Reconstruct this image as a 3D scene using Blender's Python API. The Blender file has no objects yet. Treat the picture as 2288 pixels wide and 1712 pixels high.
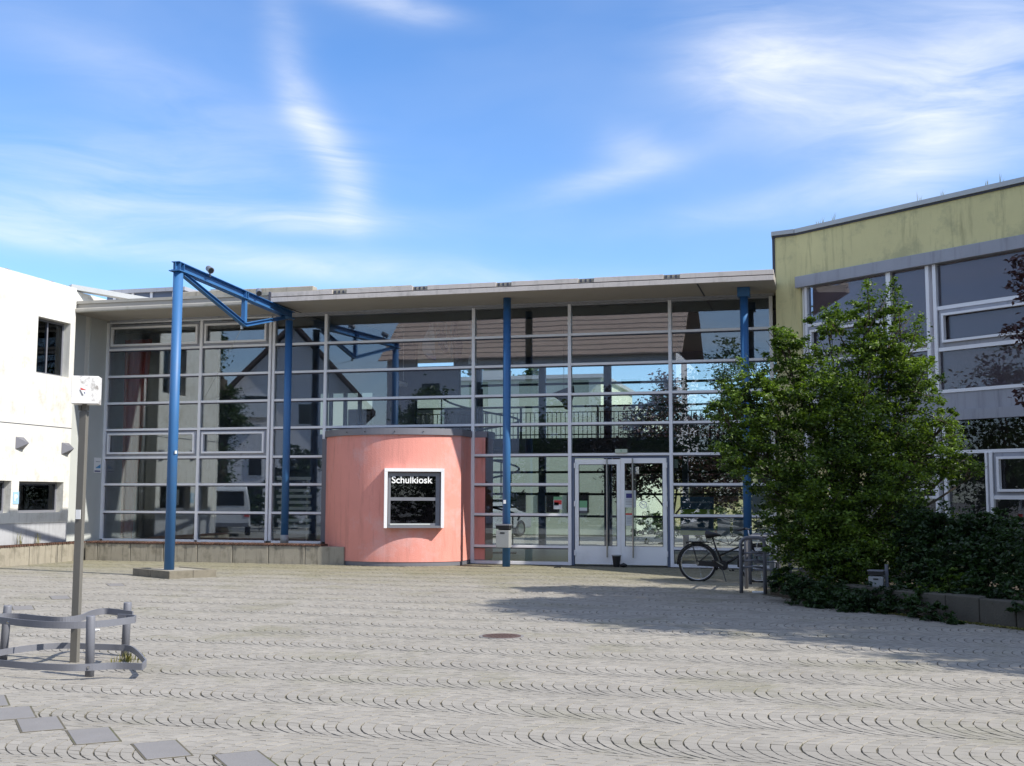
import bpy, math, random
import numpy as np
from mathutils import Matrix, Vector, Euler
random.seed(7); rng = np.random.default_rng(7)
R = math.radians
scene = bpy.context.scene
COL = scene.collection
# ------------------------------------------------------------------ camera
FPX, PITCH, YAW, ROLL, EYE = 2600.0, R(5.605), R(14.97), R(0.16), 1.5
cd = bpy.data.cameras.new('camera'); cam = bpy.data.objects.new('camera', cd); COL.objects.link(cam)
cd.sensor_width = 36; cd.sensor_fit = 'HORIZONTAL'; cd.lens = FPX / 2288 * 36
cd.clip_start = 0.1; cd.clip_end = 2000
cam.matrix_world = Matrix.Translation((0, 0, EYE)) @ (Matrix.Rotation(YAW, 4, 'Z') @ Matrix.Rotation(math.pi/2 + PITCH, 4, 'X') @ Matrix.Rotation(ROLL, 4, 'Z'))
scene.camera = cam
# ------------------------------------------------------------------ light
SUN = Vector((1.0, -0.25, 0.94)).normalized()      # direction towards the sun
EL = math.asin(SUN.z); AZ = math.atan2(SUN.x, SUN.y)
sd = bpy.data.lights.new('sun', 'SUN'); sd.energy = 4.35; sd.angle = R(0.53); sd.color = (1.0, 0.95, 0.86)
sun = bpy.data.objects.new('sun', sd); COL.objects.link(sun)
sun.rotation_euler = SUN.to_track_quat('Z', 'Y').to_euler(); sun.location = (20, -10, 30)
scene.view_settings.view_transform = 'Standard'; scene.view_settings.look = 'None'
scene.view_settings.gamma = 1.0; scene.view_settings.exposure = 0.50
try: scene.view_settings.use_curve_mapping = False
except Exception: pass
scene.render.engine = 'CYCLES'
scene.cycles.use_denoising = True
scene.cycles.max_bounces = 10; scene.cycles.transparent_max_bounces = 40
scene.cycles.diffuse_bounces = 5; scene.cycles.glossy_bounces = 4
scene.cycles.caustics_reflective = False; scene.cycles.caustics_refractive = False
scene.cycles.sample_clamp_indirect = 6.0

# photo survey: turns a sighted direction into a point on a known plane
def ray(px, py):
    u, v = px - 1144.0, py - 856.0
    c, s = math.cos(ROLL), math.sin(ROLL)
    u, v = u*c + v*s, -u*s + v*c
    x, y2, z2 = u / FPX, 1.0, -v / FPX
    y = y2*math.cos(PITCH) - z2*math.sin(PITCH); z = y2*math.sin(PITCH) + z2*math.cos(PITCH)
    return Vector((x*math.cos(YAW) - y*math.sin(YAW), x*math.sin(YAW) + y*math.cos(YAW), z))
def onY(px, py, Y): r = ray(px, py); t = Y / r.y; return Vector((r.x*t, Y, r.z*t + EYE))
def onZ(px, py, Z=0.0): r = ray(px, py); t = (Z - EYE) / r.z; return Vector((r.x*t, r.y*t, Z))

# world
W = bpy.data.worlds.new('World'); scene.world = W; W.use_nodes = True
nt = W.node_tree; nt.nodes.clear()
def N(t, tree=None, **kw):
    n = (tree or nt).nodes.new(t)
    for k, v in kw.items(): setattr(n, k, v)
    return n
def M_(op, a, b=None, c=None, tree=None, clamp=False):
    tr = tree or nt
    n = tr.nodes.new('ShaderNodeMath'); n.operation = op; n.use_clamp = clamp
    for i, v in enumerate((a, b, c)):
        if v is None: continue
        if isinstance(v, (int, float)): n.inputs[i].default_value = v
        else: tr.links.new(v, n.inputs[i])
    return n.outputs[0]
out = N('ShaderNodeOutputWorld'); bg = N('ShaderNodeBackground'); bg.inputs['Strength'].default_value = 0.108
sky = N('ShaderNodeTexSky'); sky.sky_type = 'NISHITA'; sky.sun_disc = False
sky.sun_elevation = EL; sky.sun_rotation = AZ; sky.air_density = 1.0; sky.dust_density = 0.35; sky.ozone_density = 1.6; sky.altitude = 100
hsv = N('ShaderNodeHueSaturation'); hsv.inputs['Saturation'].default_value = 1.14; hsv.inputs['Value'].default_value = 1.16
tintn = N('ShaderNodeVectorMath', operation='MULTIPLY'); nt.links.new(sky.outputs[0], tintn.inputs[0]); tintn.inputs[1].default_value = (0.89, 1.035, 1.27)
nt.links.new(tintn.outputs[0], hsv.inputs['Color'])
tc = N('ShaderNodeTexCoord'); sep = N('ShaderNodeSeparateXYZ'); nt.links.new(tc.outputs['Generated'], sep.inputs[0])
az = M_('ARCTAN2', sep.outputs[0], sep.outputs[1]); el = M_('ARCSINE', sep.outputs[2])
# cirrus: stretched, curled noise gathered in a few banks
comb = N('ShaderNodeCombineXYZ'); nt.links.new(M_('MULTIPLY', az, 1.0), comb.inputs[0]); nt.links.new(M_('MULTIPLY', el, 2.2), comb.inputs[1])
warp = N('ShaderNodeTexNoise'); warp.inputs['Scale'].default_value = 3.0; warp.inputs['Detail'].default_value = 3
nt.links.new(comb.outputs[0], warp.inputs['Vector'])
wv = N('ShaderNodeVectorMath', operation='MULTIPLY_ADD'); nt.links.new(warp.outputs['Color'], wv.inputs[0]); wv.inputs[1].default_value = (0.22, 0.22, 0); nt.links.new(comb.outputs[0], wv.inputs[2])
mp = N('ShaderNodeMapping'); mp.inputs['Rotation'].default_value = (0, 0, R(-24)); mp.inputs['Scale'].default_value = (1.6, 3.8, 1)
nt.links.new(wv.outputs[0], mp.inputs['Vector'])
nz = N('ShaderNodeTexNoise'); nz.inputs['Scale'].default_value = 4.2; nz.inputs['Detail'].default_value = 12; nz.inputs['Roughness'].default_value = 0.60; nz.inputs['Distortion'].default_value = 0.3
nt.links.new(mp.outputs[0], nz.inputs['Vector'])
nz2 = N('ShaderNodeTexNoise'); nz2.inputs['Scale'].default_value = 2.2; nz2.inputs['Detail'].default_value = 5; nt.links.new(wv.outputs[0], nz2.inputs['Vector'])
streak = M_('MULTIPLY', M_('SUBTRACT', nz.outputs['Fac'], 0.30), 2.4, clamp=True)
soft = M_('MULTIPLY', M_('SUBTRACT', nz2.outputs['Fac'], 0.28), 2.2, clamp=True)
wispy = M_('ADD', M_('MULTIPLY', streak, 0.62), M_('MULTIPLY', soft, 0.38))
banks = [  # px, py, half width, half height (px), tilt deg, weight
 (180, 400, 380, 90, -6, .48), (645, 190, 34, 65, -28, .28), (685, 255, 34, 65, -30, .36), (722, 315, 36, 65, -30, .42), (760, 368, 38, 60, -28, .42), (786, 425, 44, 58, 5, .46), (764, 468, 60, 36, 40, .4), (690, 488, 100, 22, 0, .34), (600, 488, 300, 24, 0, .5), (60, 470, 260, 50, 0, .32),
 (880, 12, 130, 26, 8, .6), (640, 120, 40, 130, -12, .25), (1690, 150, 130, 90, 20, .6), (1950, 180, 260, 120, 10, .75), (2060, 320, 150, 90, -30, .6), (2230, 90, 120, 150, 0, .5),
 (1360, 400, 170, 26, -14, .4), (1420, 335, 70, 40, 10, .4), (760, 600, 520, 32, 3, .5), (1900, 430, 350, 30, -6, .35), (300, 560, 400, 24, 3, .3), (330, 180, 300, 60, 15, .22)]
acc = None
for px, py, sx, sy, tilt, w in banks:
    d = ray(px, py).normalized(); a0 = math.atan2(d.x, d.y); e0 = math.asin(d.z)
    ca, sa = math.cos(R(-tilt)), math.sin(R(-tilt))
    da = M_('SUBTRACT', az, a0); de = M_('SUBTRACT', el, e0)
    u = M_('ADD', M_('MULTIPLY', da, ca*2600/sx), M_('MULTIPLY', de, sa*2600/sx))
    v = M_('ADD', M_('MULTIPLY', da, -sa*2600/sy), M_('MULTIPLY', de, ca*2600/sy))
    r2 = M_('ADD', M_('MULTIPLY', u, u), M_('MULTIPLY', v, v))
    g = M_('MULTIPLY', M_('EXPONENT', M_('MULTIPLY', r2, -0.75)), w)
    acc = g if acc is None else M_('ADD', acc, g)
aw = M_('MULTIPLY', M_('SUBTRACT', M_('ABSOLUTE', M_('ADD', az, YAW)), 0.52), 3.0, clamp=True)
hw_ = M_('MULTIPLY', M_('SUBTRACT', el, 0.52), 3.0, clamp=True)
elsew = M_('ADD', M_('MULTIPLY', soft, 0.16), M_('MULTIPLY', M_('MAXIMUM', aw, hw_), M_('MULTIPLY', wispy, 0.62)))  # extra cloud added outside the view to whiten the ambient light
cl = M_('MINIMUM', M_('ADD', M_('MULTIPLY', acc, M_('ADD', M_('MULTIPLY', wispy, 0.98), 0.05)), elsew), 0.85)
up = M_('MULTIPLY', M_('ADD', sep.outputs[2], 0.02), 30.0, clamp=True)
cl = M_('MULTIPLY', cl, up)
mixc = N('ShaderNodeMix', data_type='RGBA'); nt.links.new(cl, mixc.inputs['Factor']); nt.links.new(hsv.outputs[0], mixc.inputs['A']); mixc.inputs['B'].default_value = (7.3, 7.5, 7.9, 1)
nt.links.new(mixc.outputs['Result'], bg.inputs['Color']); nt.links.new(bg.outputs[0], out.inputs[0])

# ------------------------------------------------------------------ helpers
def tag(o, label=None, cat=None, group=None, kind=None):
    if label: o['label'] = label
    if cat: o['category'] = cat
    if group: o['group'] = group
    if kind: o['kind'] = kind
    return o
def thing(name, loc, label, cat, group=None):
    o = bpy.data.objects.new(name, None); COL.objects.link(o); o.location = loc; o.empty_display_size = 0.2
    return tag(o, label, cat, group)
def origin_of(o):
    v = Vector((0, 0, 0))
    while o is not None: v += Vector(o.location); o = o.parent
    return v
class MB:
    def __init__(s): s.v = []; s.f = []
    def quad(s, *p):
        b = len(s.v); s.v += [tuple(q) for q in p]; s.f.append(tuple(range(b, b+len(p)))); return s
    def hexa(s, c):           # 8 corners: bottom 4 ccw, top 4 ccw
        b = len(s.v); s.v += [tuple(q) for q in c]
        for f in ((3,2,1,0),(4,5,6,7),(0,1,5,4),(1,2,6,5),(2,3,7,6),(3,0,4,7)): s.f.append(tuple(b+i for i in f))
        return s
    def box(s, x0, x1, y0, y1, z0, z1):
        return s.hexa([(x0,y0,z0),(x1,y0,z0),(x1,y1,z0),(x0,y1,z0),(x0,y0,z1),(x1,y0,z1),(x1,y1,z1),(x0,y1,z1)])
    def obox(s, o, ex, ey, a0, a1, b0, b1, z0, z1):   # oriented in plan
        P = lambda a, b, z: (o[0]+ex[0]*a+ey[0]*b, o[1]+ex[1]*a+ey[1]*b, z)
        return s.hexa([P(a0,b0,z0),P(a1,b0,z0),P(a1,b1,z0),P(a0,b1,z0),P(a0,b0,z1),P(a1,b0,z1),P(a1,b1,z1),P(a0,b1,z1)])
    def prism(s, poly, z0, z1):
        n = len(poly); b = len(s.v)
        s.v += [(p[0],p[1],z0) for p in poly] + [(p[0],p[1],z1) for p in poly]
        s.f.append(tuple(b+i for i in reversed(range(n)))); s.f.append(tuple(b+n+i for i in range(n)))
        for i in range(n): j = (i+1) % n; s.f.append((b+i, b+j, b+n+j, b+n+i))
        return s
    def beam(s, p, q, w, h, up=(0,0,1)):
        p, q = Vector(p), Vector(q); d = (q-p).normalized(); u = Vector(up); sd_ = d.cross(u)
        if sd_.length < 1e-4: sd_ = d.cross(Vector((1,0,0)))
        sd_.normalize(); u = sd_.cross(d).normalized(); a, b = sd_*w/2, u*h/2
        return s.hexa([p-a-b, p+a-b, q+a-b, q-a-b, p-a+b, p+a+b, q+a+b, q-a+b])
    def tube(s, pts, r, n=10, closed=False):
        pts = [Vector(p) for p in pts]; m = len(pts); rs = r if isinstance(r, (list, tuple)) else [r]*m
        b = len(s.v); prev = None
        for i, p in enumerate(pts):
            if closed: d = pts[(i+1) % m] - pts[i-1]
            else: d = pts[min(i+1, m-1)] - pts[max(i-1, 0)]
            d.normalize()
            if prev is None:
                a = d.cross(Vector((0,0,1)))
                if a.length < 1e-3: a = d.cross(Vector((1,0,0)))
            else: a = prev - d*prev.dot(d)
            a.normalize(); prev = a; c = d.cross(a)
            for k in range(n):
                t = 2*math.pi*k/n; s.v.append(tuple(p + a*rs[i]*math.cos(t) + c*rs[i]*math.sin(t)))
        for i in range(m if closed else m-1):
            j = (i+1) % m
            for k in range(n):
                l = (k+1) % n; s.f.append((b+i*n+k, b+i*n+l, b+j*n+l, b+j*n+k))
        if not closed:
            s.f.append(tuple(b+k for k in reversed(range(n)))); s.f.append(tuple(b+(m-1)*n+k for k in range(n)))
        return s
    def cyl(s, p, q, r, n=20): return s.tube([p, q], r, n)
    def build(s, name, mat, parent=None, smooth=False, bevel=0.0, **tags):
        me = bpy.data.meshes.new(name); o0 = origin_of(parent)
        me.from_pydata([(v[0]-o0.x, v[1]-o0.y, v[2]-o0.z) for v in s.v], [], s.f); me.update()
        me.materials.append(mat)
        if smooth:
            me.polygons.foreach_set('use_smooth', [len(p.vertices) == 4 for p in me.polygons])
        o = bpy.data.objects.new(name, me); COL.objects.link(o)
        if parent: o.parent = parent
        if bevel:
            m = o.modifiers.new('bevel', 'BEVEL'); m.width = bevel; m.segments = 2; m.limit_method = 'ANGLE'
        if tags: tag(o, **tags)
        return o
def np_mesh(name, verts, faces, mat, parent=None, k=4, **tags):
    me = bpy.data.meshes.new(name); nv, nf = len(verts), len(faces)
    o0 = origin_of(parent); verts = verts - np.array([o0.x, o0.y, o0.z])
    me.vertices.add(nv); me.vertices.foreach_set('co', verts.astype(np.float32).ravel())
    me.loops.add(nf*k); me.loops.foreach_set('vertex_index', faces.astype(np.int32).ravel())
    me.polygons.add(nf); me.polygons.foreach_set('loop_start', np.arange(0, nf*k, k, dtype=np.int32))
    try: me.polygons.foreach_set('loop_total', np.full(nf, k, dtype=np.int32))
    except Exception: pass
    me.update(calc_edges=True); me.shade_flat(); me.materials.append(mat)
    o = bpy.data.objects.new(name, me); COL.objects.link(o)
    if parent: o.parent = parent
    if tags: tag(o, **tags)
    return o

# ------------------------------------------------------------------ materials
def mat(name, col, rough=0.7, metal=0.0, var=0.15, vscale=3.0, bump=0.0, bscale=40.0, streak=0.0, stain=None, stain_amt=0.0, stain_scale=1.5, island=0.0, spec=0.5, moss=0.0):
    m = bpy.data.materials.new(name); m.use_nodes = True; t = m.node_tree; b = t.nodes['Principled BSDF']
    b.inputs['Roughness'].default_value = rough; b.inputs['Metallic'].default_value = metal
    b.inputs['Specular IOR Level'].default_value = spec
    g = t.nodes.new('ShaderNodeNewGeometry')
    n1 = t.nodes.new('ShaderNodeTexNoise'); n1.inputs['Scale'].default_value = vscale; n1.inputs['Detail'].default_value = 6; n1.inputs['Roughness'].default_value = .6
    t.links.new(g.outputs['Position'], n1.inputs['Vector'])
    f = M_('MULTIPLY_ADD', M_('SUBTRACT', n1.outputs['Fac'], 0.5, tree=t), var*2.4, 1.0, tree=t)
    if streak:
        mpn = t.nodes.new('ShaderNodeMapping'); mpn.inputs['Scale'].default_value = (5, 5, .45); t.links.new(g.outputs['Position'], mpn.inputs['Vector'])
        n2 = t.nodes.new('ShaderNodeTexNoise'); n2.inputs['Scale'].default_value = 1.6; n2.inputs['Detail'].default_value = 7; n2.inputs['Roughness'].default_value = .7; t.links.new(mpn.outputs[0], n2.inputs['Vector'])
        s = M_('MULTIPLY', M_('SUBTRACT', n2.outputs['Fac'], 0.52, tree=t), 5.0, tree=t, clamp=True)
        f = M_('MULTIPLY', f, M_('SUBTRACT', 1.0, M_('MULTIPLY', s, streak, tree=t), tree=t), tree=t)
    if island:
        f = M_('MULTIPLY', f, M_('MULTIPLY_ADD', M_('SUBTRACT', g.outputs['Random Per Island'], 0.5, tree=t), island*2, 1.0, tree=t), tree=t)
    vm = t.nodes.new('ShaderNodeVectorMath'); vm.operation = 'SCALE'; vm.inputs[0].default_value = col[:3]; t.links.new(f, vm.inputs['Scale'])
    colout = vm.outputs[0]
    if stain is not None:
        n3 = t.nodes.new('ShaderNodeTexNoise'); n3.inputs['Scale'].default_value = stain_scale; n3.inputs['Detail'].default_value = 9; n3.inputs['Roughness'].default_value = .68
        t.links.new(g.outputs['Position'], n3.inputs['Vector'])
        sf = M_('MULTIPLY', M_('MULTIPLY', M_('SUBTRACT', n3.outputs['Fac'], 0.52, tree=t), 7.0, tree=t, clamp=True), stain_amt, tree=t)
        mx = t.nodes.new('ShaderNodeMix'); mx.data_type = 'RGBA'; t.links.new(sf, mx.inputs['Factor']); t.links.new(colout, mx.inputs['A']); mx.inputs['B'].default_value = (*stain, 1)
        colout = mx.outputs['Result']
    if moss:
        sy = t.nodes.new('ShaderNodeSeparateXYZ'); t.links.new(g.outputs['Position'], sy.inputs[0])
        nm = t.nodes.new('ShaderNodeTexNoise'); nm.inputs['Scale'].default_value = 1.3; nm.inputs['Detail'].default_value = 8; t.links.new(g.outputs['Position'], nm.inputs['Vector'])
        gy = M_('MULTIPLY', M_('SUBTRACT', M_('ADD', sy.outputs[1], M_('MULTIPLY', nm.outputs['Fac'], 8.0, tree=t), tree=t), 22.5, tree=t), 0.22, tree=t, clamp=True)
        mx = t.nodes.new('ShaderNodeMix'); mx.data_type = 'RGBA'; t.links.new(M_('MULTIPLY', gy, moss, tree=t), mx.inputs['Factor']); t.links.new(colout, mx.inputs['A']); mx.inputs['B'].default_value = (.21, .195, .10, 1)
        colout = mx.outputs['Result']
    t.links.new(colout, b.inputs['Base Color'])
    if bump:
        nb = t.nodes.new('ShaderNodeTexNoise'); nb.inputs['Scale'].default_value = bscale; nb.inputs['Detail'].default_value = 5
        t.links.new(g.outputs['Position'], nb.inputs['Vector'])
        bp = t.nodes.new('ShaderNodeBump'); bp.inputs['Strength'].default_value = bump; bp.inputs['Distance'].default_value = 0.01
        t.links.new(nb.outputs['Fac'], bp.inputs['Height']); t.links.new(bp.outputs[0], b.inputs['Normal'])
    return m
def glass_mat(name, tint, boost, rough=0.0, wob=0.0):
    m = bpy.data.materials.new(name); m.use_nodes = True; t = m.node_tree; t.nodes.clear()
    o = t.nodes.new('ShaderNodeOutputMaterial'); mx = t.nodes.new('ShaderNodeMixShader')
    tr = t.nodes.new('ShaderNodeBsdfTransparent'); tr.inputs[0].default_value = (*tint, 1)
    gl = t.nodes.new('ShaderNodeBsdfGlossy'); gl.inputs['Roughness'].default_value = rough; gl.inputs['Color'].default_value = (.86, .93, 1, 1)
    fr = t.nodes.new('ShaderNodeFresnel'); fr.inputs[0].default_value = 1.5
    if wob:
        g = t.nodes.new('ShaderNodeNewGeometry'); nb = t.nodes.new('ShaderNodeTexNoise'); nb.inputs['Scale'].default_value = 0.9; nb.inputs['Detail'].default_value = 1
        t.links.new(g.outputs['Position'], nb.inputs['Vector'])
        bp = t.nodes.new('ShaderNodeBump'); bp.inputs['Strength'].default_value = 1.0; bp.inputs['Distance'].default_value = wob
        t.links.new(nb.outputs['Fac'], bp.inputs['Height']); t.links.new(bp.outputs[0], gl.inputs['Normal'])
    f = M_('MULTIPLY', fr.outputs[0], boost, tree=t, clamp=True)
    t.links.new(f, mx.inputs[0]); t.links.new(tr.outputs[0], mx.inputs[1]); t.links.new(gl.outputs[0], mx.inputs[2]); t.links.new(mx.outputs[0], o.inputs[0])
    return m
def leaf_mat(name, dark, light, trans=0.35, rough=0.45):
    m = bpy.data.materials.new(name); m.use_nodes = True; t = m.node_tree; b = t.nodes['Principled BSDF']; o = t.nodes['Material Output']
    g = t.nodes.new('ShaderNodeNewGeometry')
    n1 = t.nodes.new('ShaderNodeTexNoise'); n1.inputs['Scale'].default_value = 2.4; n1.inputs['Detail'].default_value = 3; t.links.new(g.outputs['Position'], n1.inputs['Vector'])
    f = M_('ADD', M_('MULTIPLY', M_('POWER', g.outputs['Random Per Island'], 1.8, tree=t), 0.75, tree=t), M_('MULTIPLY', M_('SUBTRACT', n1.outputs['Fac'], 0.42, tree=t), 1.6, tree=t), tree=t, clamp=True)
    mx = t.nodes.new('ShaderNodeMix'); mx.data_type = 'RGBA'; t.links.new(f, mx.inputs['Factor']); mx.inputs['A'].default_value = (*dark, 1); mx.inputs['B'].default_value = (*light, 1)
    t.links.new(mx.outputs['Result'], b.inputs['Base Color']); b.inputs['Roughness'].default_value = rough
    tl = t.nodes.new('ShaderNodeBsdfTranslucent'); 
    vm = t.nodes.new('ShaderNodeVectorMath'); vm.operation = 'MULTIPLY'; t.links.new(mx.outputs['Result'], vm.inputs[0]); vm.inputs[1].default_value = (1.25, 1.3, .5)
    t.links.new(vm.outputs[0], tl.inputs[0])
    ms = t.nodes.new('ShaderNodeMixShader'); ms.inputs[0].default_value = trans
    t.links.new(b.outputs[0], ms.inputs[1]); t.links.new(tl.outputs[0], ms.inputs[2]); t.links.new(ms.outputs[0], o.inputs[0])
    return m
MT = dict(
 stone=mat('granite_setts', (.298,.277,.242), .8, var=.16, vscale=.8, bump=.2, bscale=120, island=.10, stain=(.20,.19,.12), stain_amt=.5, stain_scale=.7, moss=.6),
 joint=mat('joint_sand', (.105,.093,.065), .95, var=.25, vscale=6, stain=(.085,.095,.035), stain_amt=.8, stain_scale=1.4),
 ground=mat('paved_ground', (.27,.26,.235), .85, var=.2, vscale=.6, bump=.3, bscale=30),
 slab=mat('concrete_slab', (.215,.205,.20), .8, var=.12, vscale=4, bump=.3, bscale=90),
 white_render=mat('white_render', (.70,.69,.64), .9, var=.06, vscale=1.2, bump=.5, bscale=60, streak=.17, stain=(.38,.36,.29), stain_amt=.42, stain_scale=3.2),
 wall_foot_grey=mat('grey_wall_foot', (.42,.43,.45), .85, var=.12, vscale=2, bump=.3, streak=.3),
 wing_panel=mat('pale_panel', (.50,.52,.50), .6, var=.07, vscale=2),
 blue_grey=mat('blue_grey_strip', (.12,.15,.22), .5, var=.08),
 concrete=mat('weathered_concrete', (.35,.325,.27), .9, var=.16, vscale=2.5, bump=.5, bscale=50, streak=.55, stain=(.13,.12,.09), stain_amt=.3, stain_scale=3),
 bench_conc=mat('bench_concrete', (.33,.30,.24), .9, var=.2, vscale=3.2, bump=.6, bscale=60, streak=.75, stain=(.10,.09,.06), stain_amt=.5, stain_scale=2.6),
 kerb_dark=mat('mossy_kerb', (.20,.18,.14), .9, var=.2, vscale=6, bump=.6, bscale=60, stain=(.10,.09,.06), stain_amt=.5, stain_scale=5),
 soffit=mat('soffit_concrete', (.40,.375,.335), .9, var=.08, vscale=1.3, bump=.2),
 fascia=mat('fascia_pale', (.56,.515,.48), .7, var=.10, vscale=2, streak=.2, stain=(.30,.28,.25), stain_amt=.5, stain_scale=3),
 fascia_old=mat('fascia_old', (.36,.345,.31), .85, var=.12, vscale=3, stain=(.20,.21,.15), stain_amt=.5, stain_scale=2.4),
 zinc=mat('zinc_trim', (.42,.43,.43), .45, metal=.3, var=.08, vscale=3),
 alu=mat('aluminium_frame', (.86,.86,.88), .42, metal=.0, var=.05, vscale=3),
 alu_dark=mat('dark_trim_and_shade', (.055,.06,.085), .6, var=.1),
 door=mat('grey_white_door', (.90,.90,.89), .45, var=.05, vscale=2, stain=(.6,.6,.58), stain_amt=.25),
 steel=mat('brushed_steel', (.42,.42,.40), .3, metal=.9, var=.08),
 blue=mat('blue_paint', (.036,.14,.33), .5, var=.10, vscale=2.5, stain=(.06,.12,.22), stain_amt=.35, stain_scale=5),
 red=mat('coral_render', (.76,.31,.255), .85, var=.10, vscale=1.4, bump=.5, bscale=45, streak=.24, stain=(.74,.43,.41), stain_amt=.75, stain_scale=.9),
 cap=mat('dark_grey_cap', (.19,.19,.215), .5, metal=.2, var=.08),
 white_frame=mat('white_frame', (.78,.78,.80), .45, var=.03),
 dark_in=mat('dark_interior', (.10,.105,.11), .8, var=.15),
 grey_in=mat('interior_wall', (.19,.22,.29), .85, var=.1),
 floor_in=mat('interior_floor', (.34,.33,.31), .35, var=.1),
 ceil=mat('ceiling_boards', (.78,.60,.47), .8, var=.14, vscale=2.4, bump=.3, bscale=20, island=.1, stain=(.52,.38,.29), stain_amt=.4, stain_scale=2),
 bluebeam=mat('blue_grey_beam', (.16,.20,.29), .6, var=.06),
 dark_metal=mat('dark_metal', (.035,.04,.038), .5, var=.1),
 black=mat('black_plastic', (.018,.018,.020), .45, var=.1),
 rubber=mat('tyre_rubber', (.02,.02,.02), .8, var=.1),
 chrome=mat('chrome', (.55,.55,.56), .2, metal=1.0, var=.03),
 olive=mat('olive_render', (.69,.625,.32), .9, var=.10, vscale=1.6, bump=.5, bscale=60, streak=.32, stain=(.34,.33,.19), stain_amt=.5, stain_scale=1.7),
 lintel=mat('grey_lintel', (.36,.37,.41), .8, var=.10, vscale=2, streak=.3, bump=.2),
 curtain=mat('grey_blind', (.66,.56,.57), .9, var=.04),
 brass=mat('ochre_post', (.45,.24,.03), .6),
 guard=mat('grey_steel_paint', (.17,.175,.20), .5, var=.10, vscale=5),
 pole=mat('grey_pole_paint', (.15,.142,.125), .5, var=.12, vscale=4),
 wood=mat('brown_slat', (.105,.055,.038), .7, var=.3, vscale=9, island=.35),
 rust=mat('rusty_iron', (.095,.06,.052), .75, var=.25, vscale=20),
 bin=mat('bin_grey', (.30,.31,.31), .5, var=.1),
 white=mat('white_plastic', (.88,.88,.87), .4, var=.02),
 paper=mat('paper', (.62,.66,.66), .7, var=.03),
 sign_blue=mat('sign_navy', (.02,.085,.15), .4, var=.04), sign_green=mat('sign_green', (.26,.42,.03), .5, var=.04),
 sign_cyan=mat('sign_cyan', (.08,.30,.55), .5, var=.04), red_p=mat('red_print', (.62,.05,.04), .5, var=.02), navy_p=mat('navy_print', (.03,.03,.18), .5, var=.02),
 green_p=mat('green_print', (.16,.38,.20), .5, var=.05), orange=mat('orange', (.75,.16,.02), .5),
 house=mat('house_render', (.82,.80,.83), .9, var=.04), house2=mat('yellow_render', (.66,.62,.34), .9, var=.05),
 pale_green=mat('pale_green_render', (.50,.56,.45), .9, var=.06, vscale=.8),
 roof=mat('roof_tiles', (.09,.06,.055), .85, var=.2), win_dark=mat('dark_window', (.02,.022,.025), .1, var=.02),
 van=mat('car_white', (.72,.73,.75), .3, var=.02), car=mat('car_silver', (.36,.38,.42), .3, metal=.5, var=.02),
 bark=mat('bark', (.075,.058,.042), .95, var=.3, vscale=12, bump=.8, bscale=30),
 soil=mat('soil', (.06,.045,.03), .95, var=.3, vscale=8), sandstone=mat('planter_stone', (.085,.078,.062), .9, var=.2, vscale=5, bump=.7, bscale=40),
 redcloth=mat('red_cloth', (.60,.07,.05), .9, var=.15), foil=mat('foil', (.92,.94,.95), .35, metal=.0, var=.1, bump=.8, bscale=12),
 bluefoil=mat('blue_foil', (.10,.13,.42), .4, var=.1), navyfoil=mat('slate_foil', (.055,.075,.13), .5, var=.1), brownkite=mat('brown_cloth', (.10,.06,.04), .9, var=.1),
)
GL = glass_mat('window_glass', (.90, .925, .93), 2.7, wob=.0005)
GLB = glass_mat('rear_glass', (.95, .97, .96), .8)
GLD = glass_mat('wing_glass', (.72, .70, .73), 1.0)
LF = leaf_mat('leaf_green', (.014,.040,.009), (.23,.35,.045), .43)
LFD = leaf_mat('leaf_dark_green', (.012,.032,.010), (.045,.095,.020), .25)
LFC = leaf_mat('leaf_copper', (.030,.012,.016), (.085,.035,.040), .25)
LFT = leaf_mat('leaf_tree', (.020,.045,.010), (.075,.14,.025), .3)
GRS = leaf_mat('grass_blade', (.12,.12,.03), (.30,.27,.09), .3)

# ------------------------------------------------------------------ ground
g = MB().quad((-400,-300,-.03),(400,-300,-.03),(400,500,-.03),(-400,500,-.03))
ground = g.build('ground', MT['ground'], kind='structure')
plaza = MB().quad((-19,4,-.0075),(6,4,-.0075),(6,25.56,-.0075),(-19,25.56,-.0075)).build('paving_bed', MT['joint'], kind='structure')
tag(plaza, 'sandy joint bed showing between the granite setts of the forecourt')

SLABS = []
def slab_center(pts):
    P = [onZ(*p) for p in pts]; return sum(P, Vector())/len(P)
k_ = .3165
for q in (((150,1005),(320,950),(455,1010),(200,1065)), ((485,1050),(740,1030),(830,1120),(570,1160)), ((930,1135),(1210,1120),(1340,1235),(1085,1265)),
          ((-30,920),(180,895),(210,930),(0,975)), ((1540,1225),(1800,1210),(1960,1310),(1640,1330))):
    c = slab_center([(x*k_, 1300+y*k_) for x, y in q]); SLABS.append((c.x, c.y, 0.47, R(-48)))
SLABS.append((-2.62, 5.72, 0.47, R(-48))); SLABS.append((-5.95, 7.42, .47, R(-48)))
for q in (((90,170),(210,168),(240,200),(110,205)), ((370,97),(470,95),(480,125),(375,130)), ((765,10),(885,8),(870,38),(750,36))):
    c = slab_center([(x*k_, 1300+y*k_) for x, y in q]); SLABS.append((c.x, c.y, 0.62, R(-50)))
MAN = (-3.41, 12.35, 0.21)
PL = thing('plinth', (-12.05, 19.6, 0), 'low square concrete kerb around the foot of the blue gantry post', 'plinth')
PLC = [(-12.72, 19.72), (-11.55, 19.08), (-11.05, 19.90), (-12.2, 20.52)]   # plan corners

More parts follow.
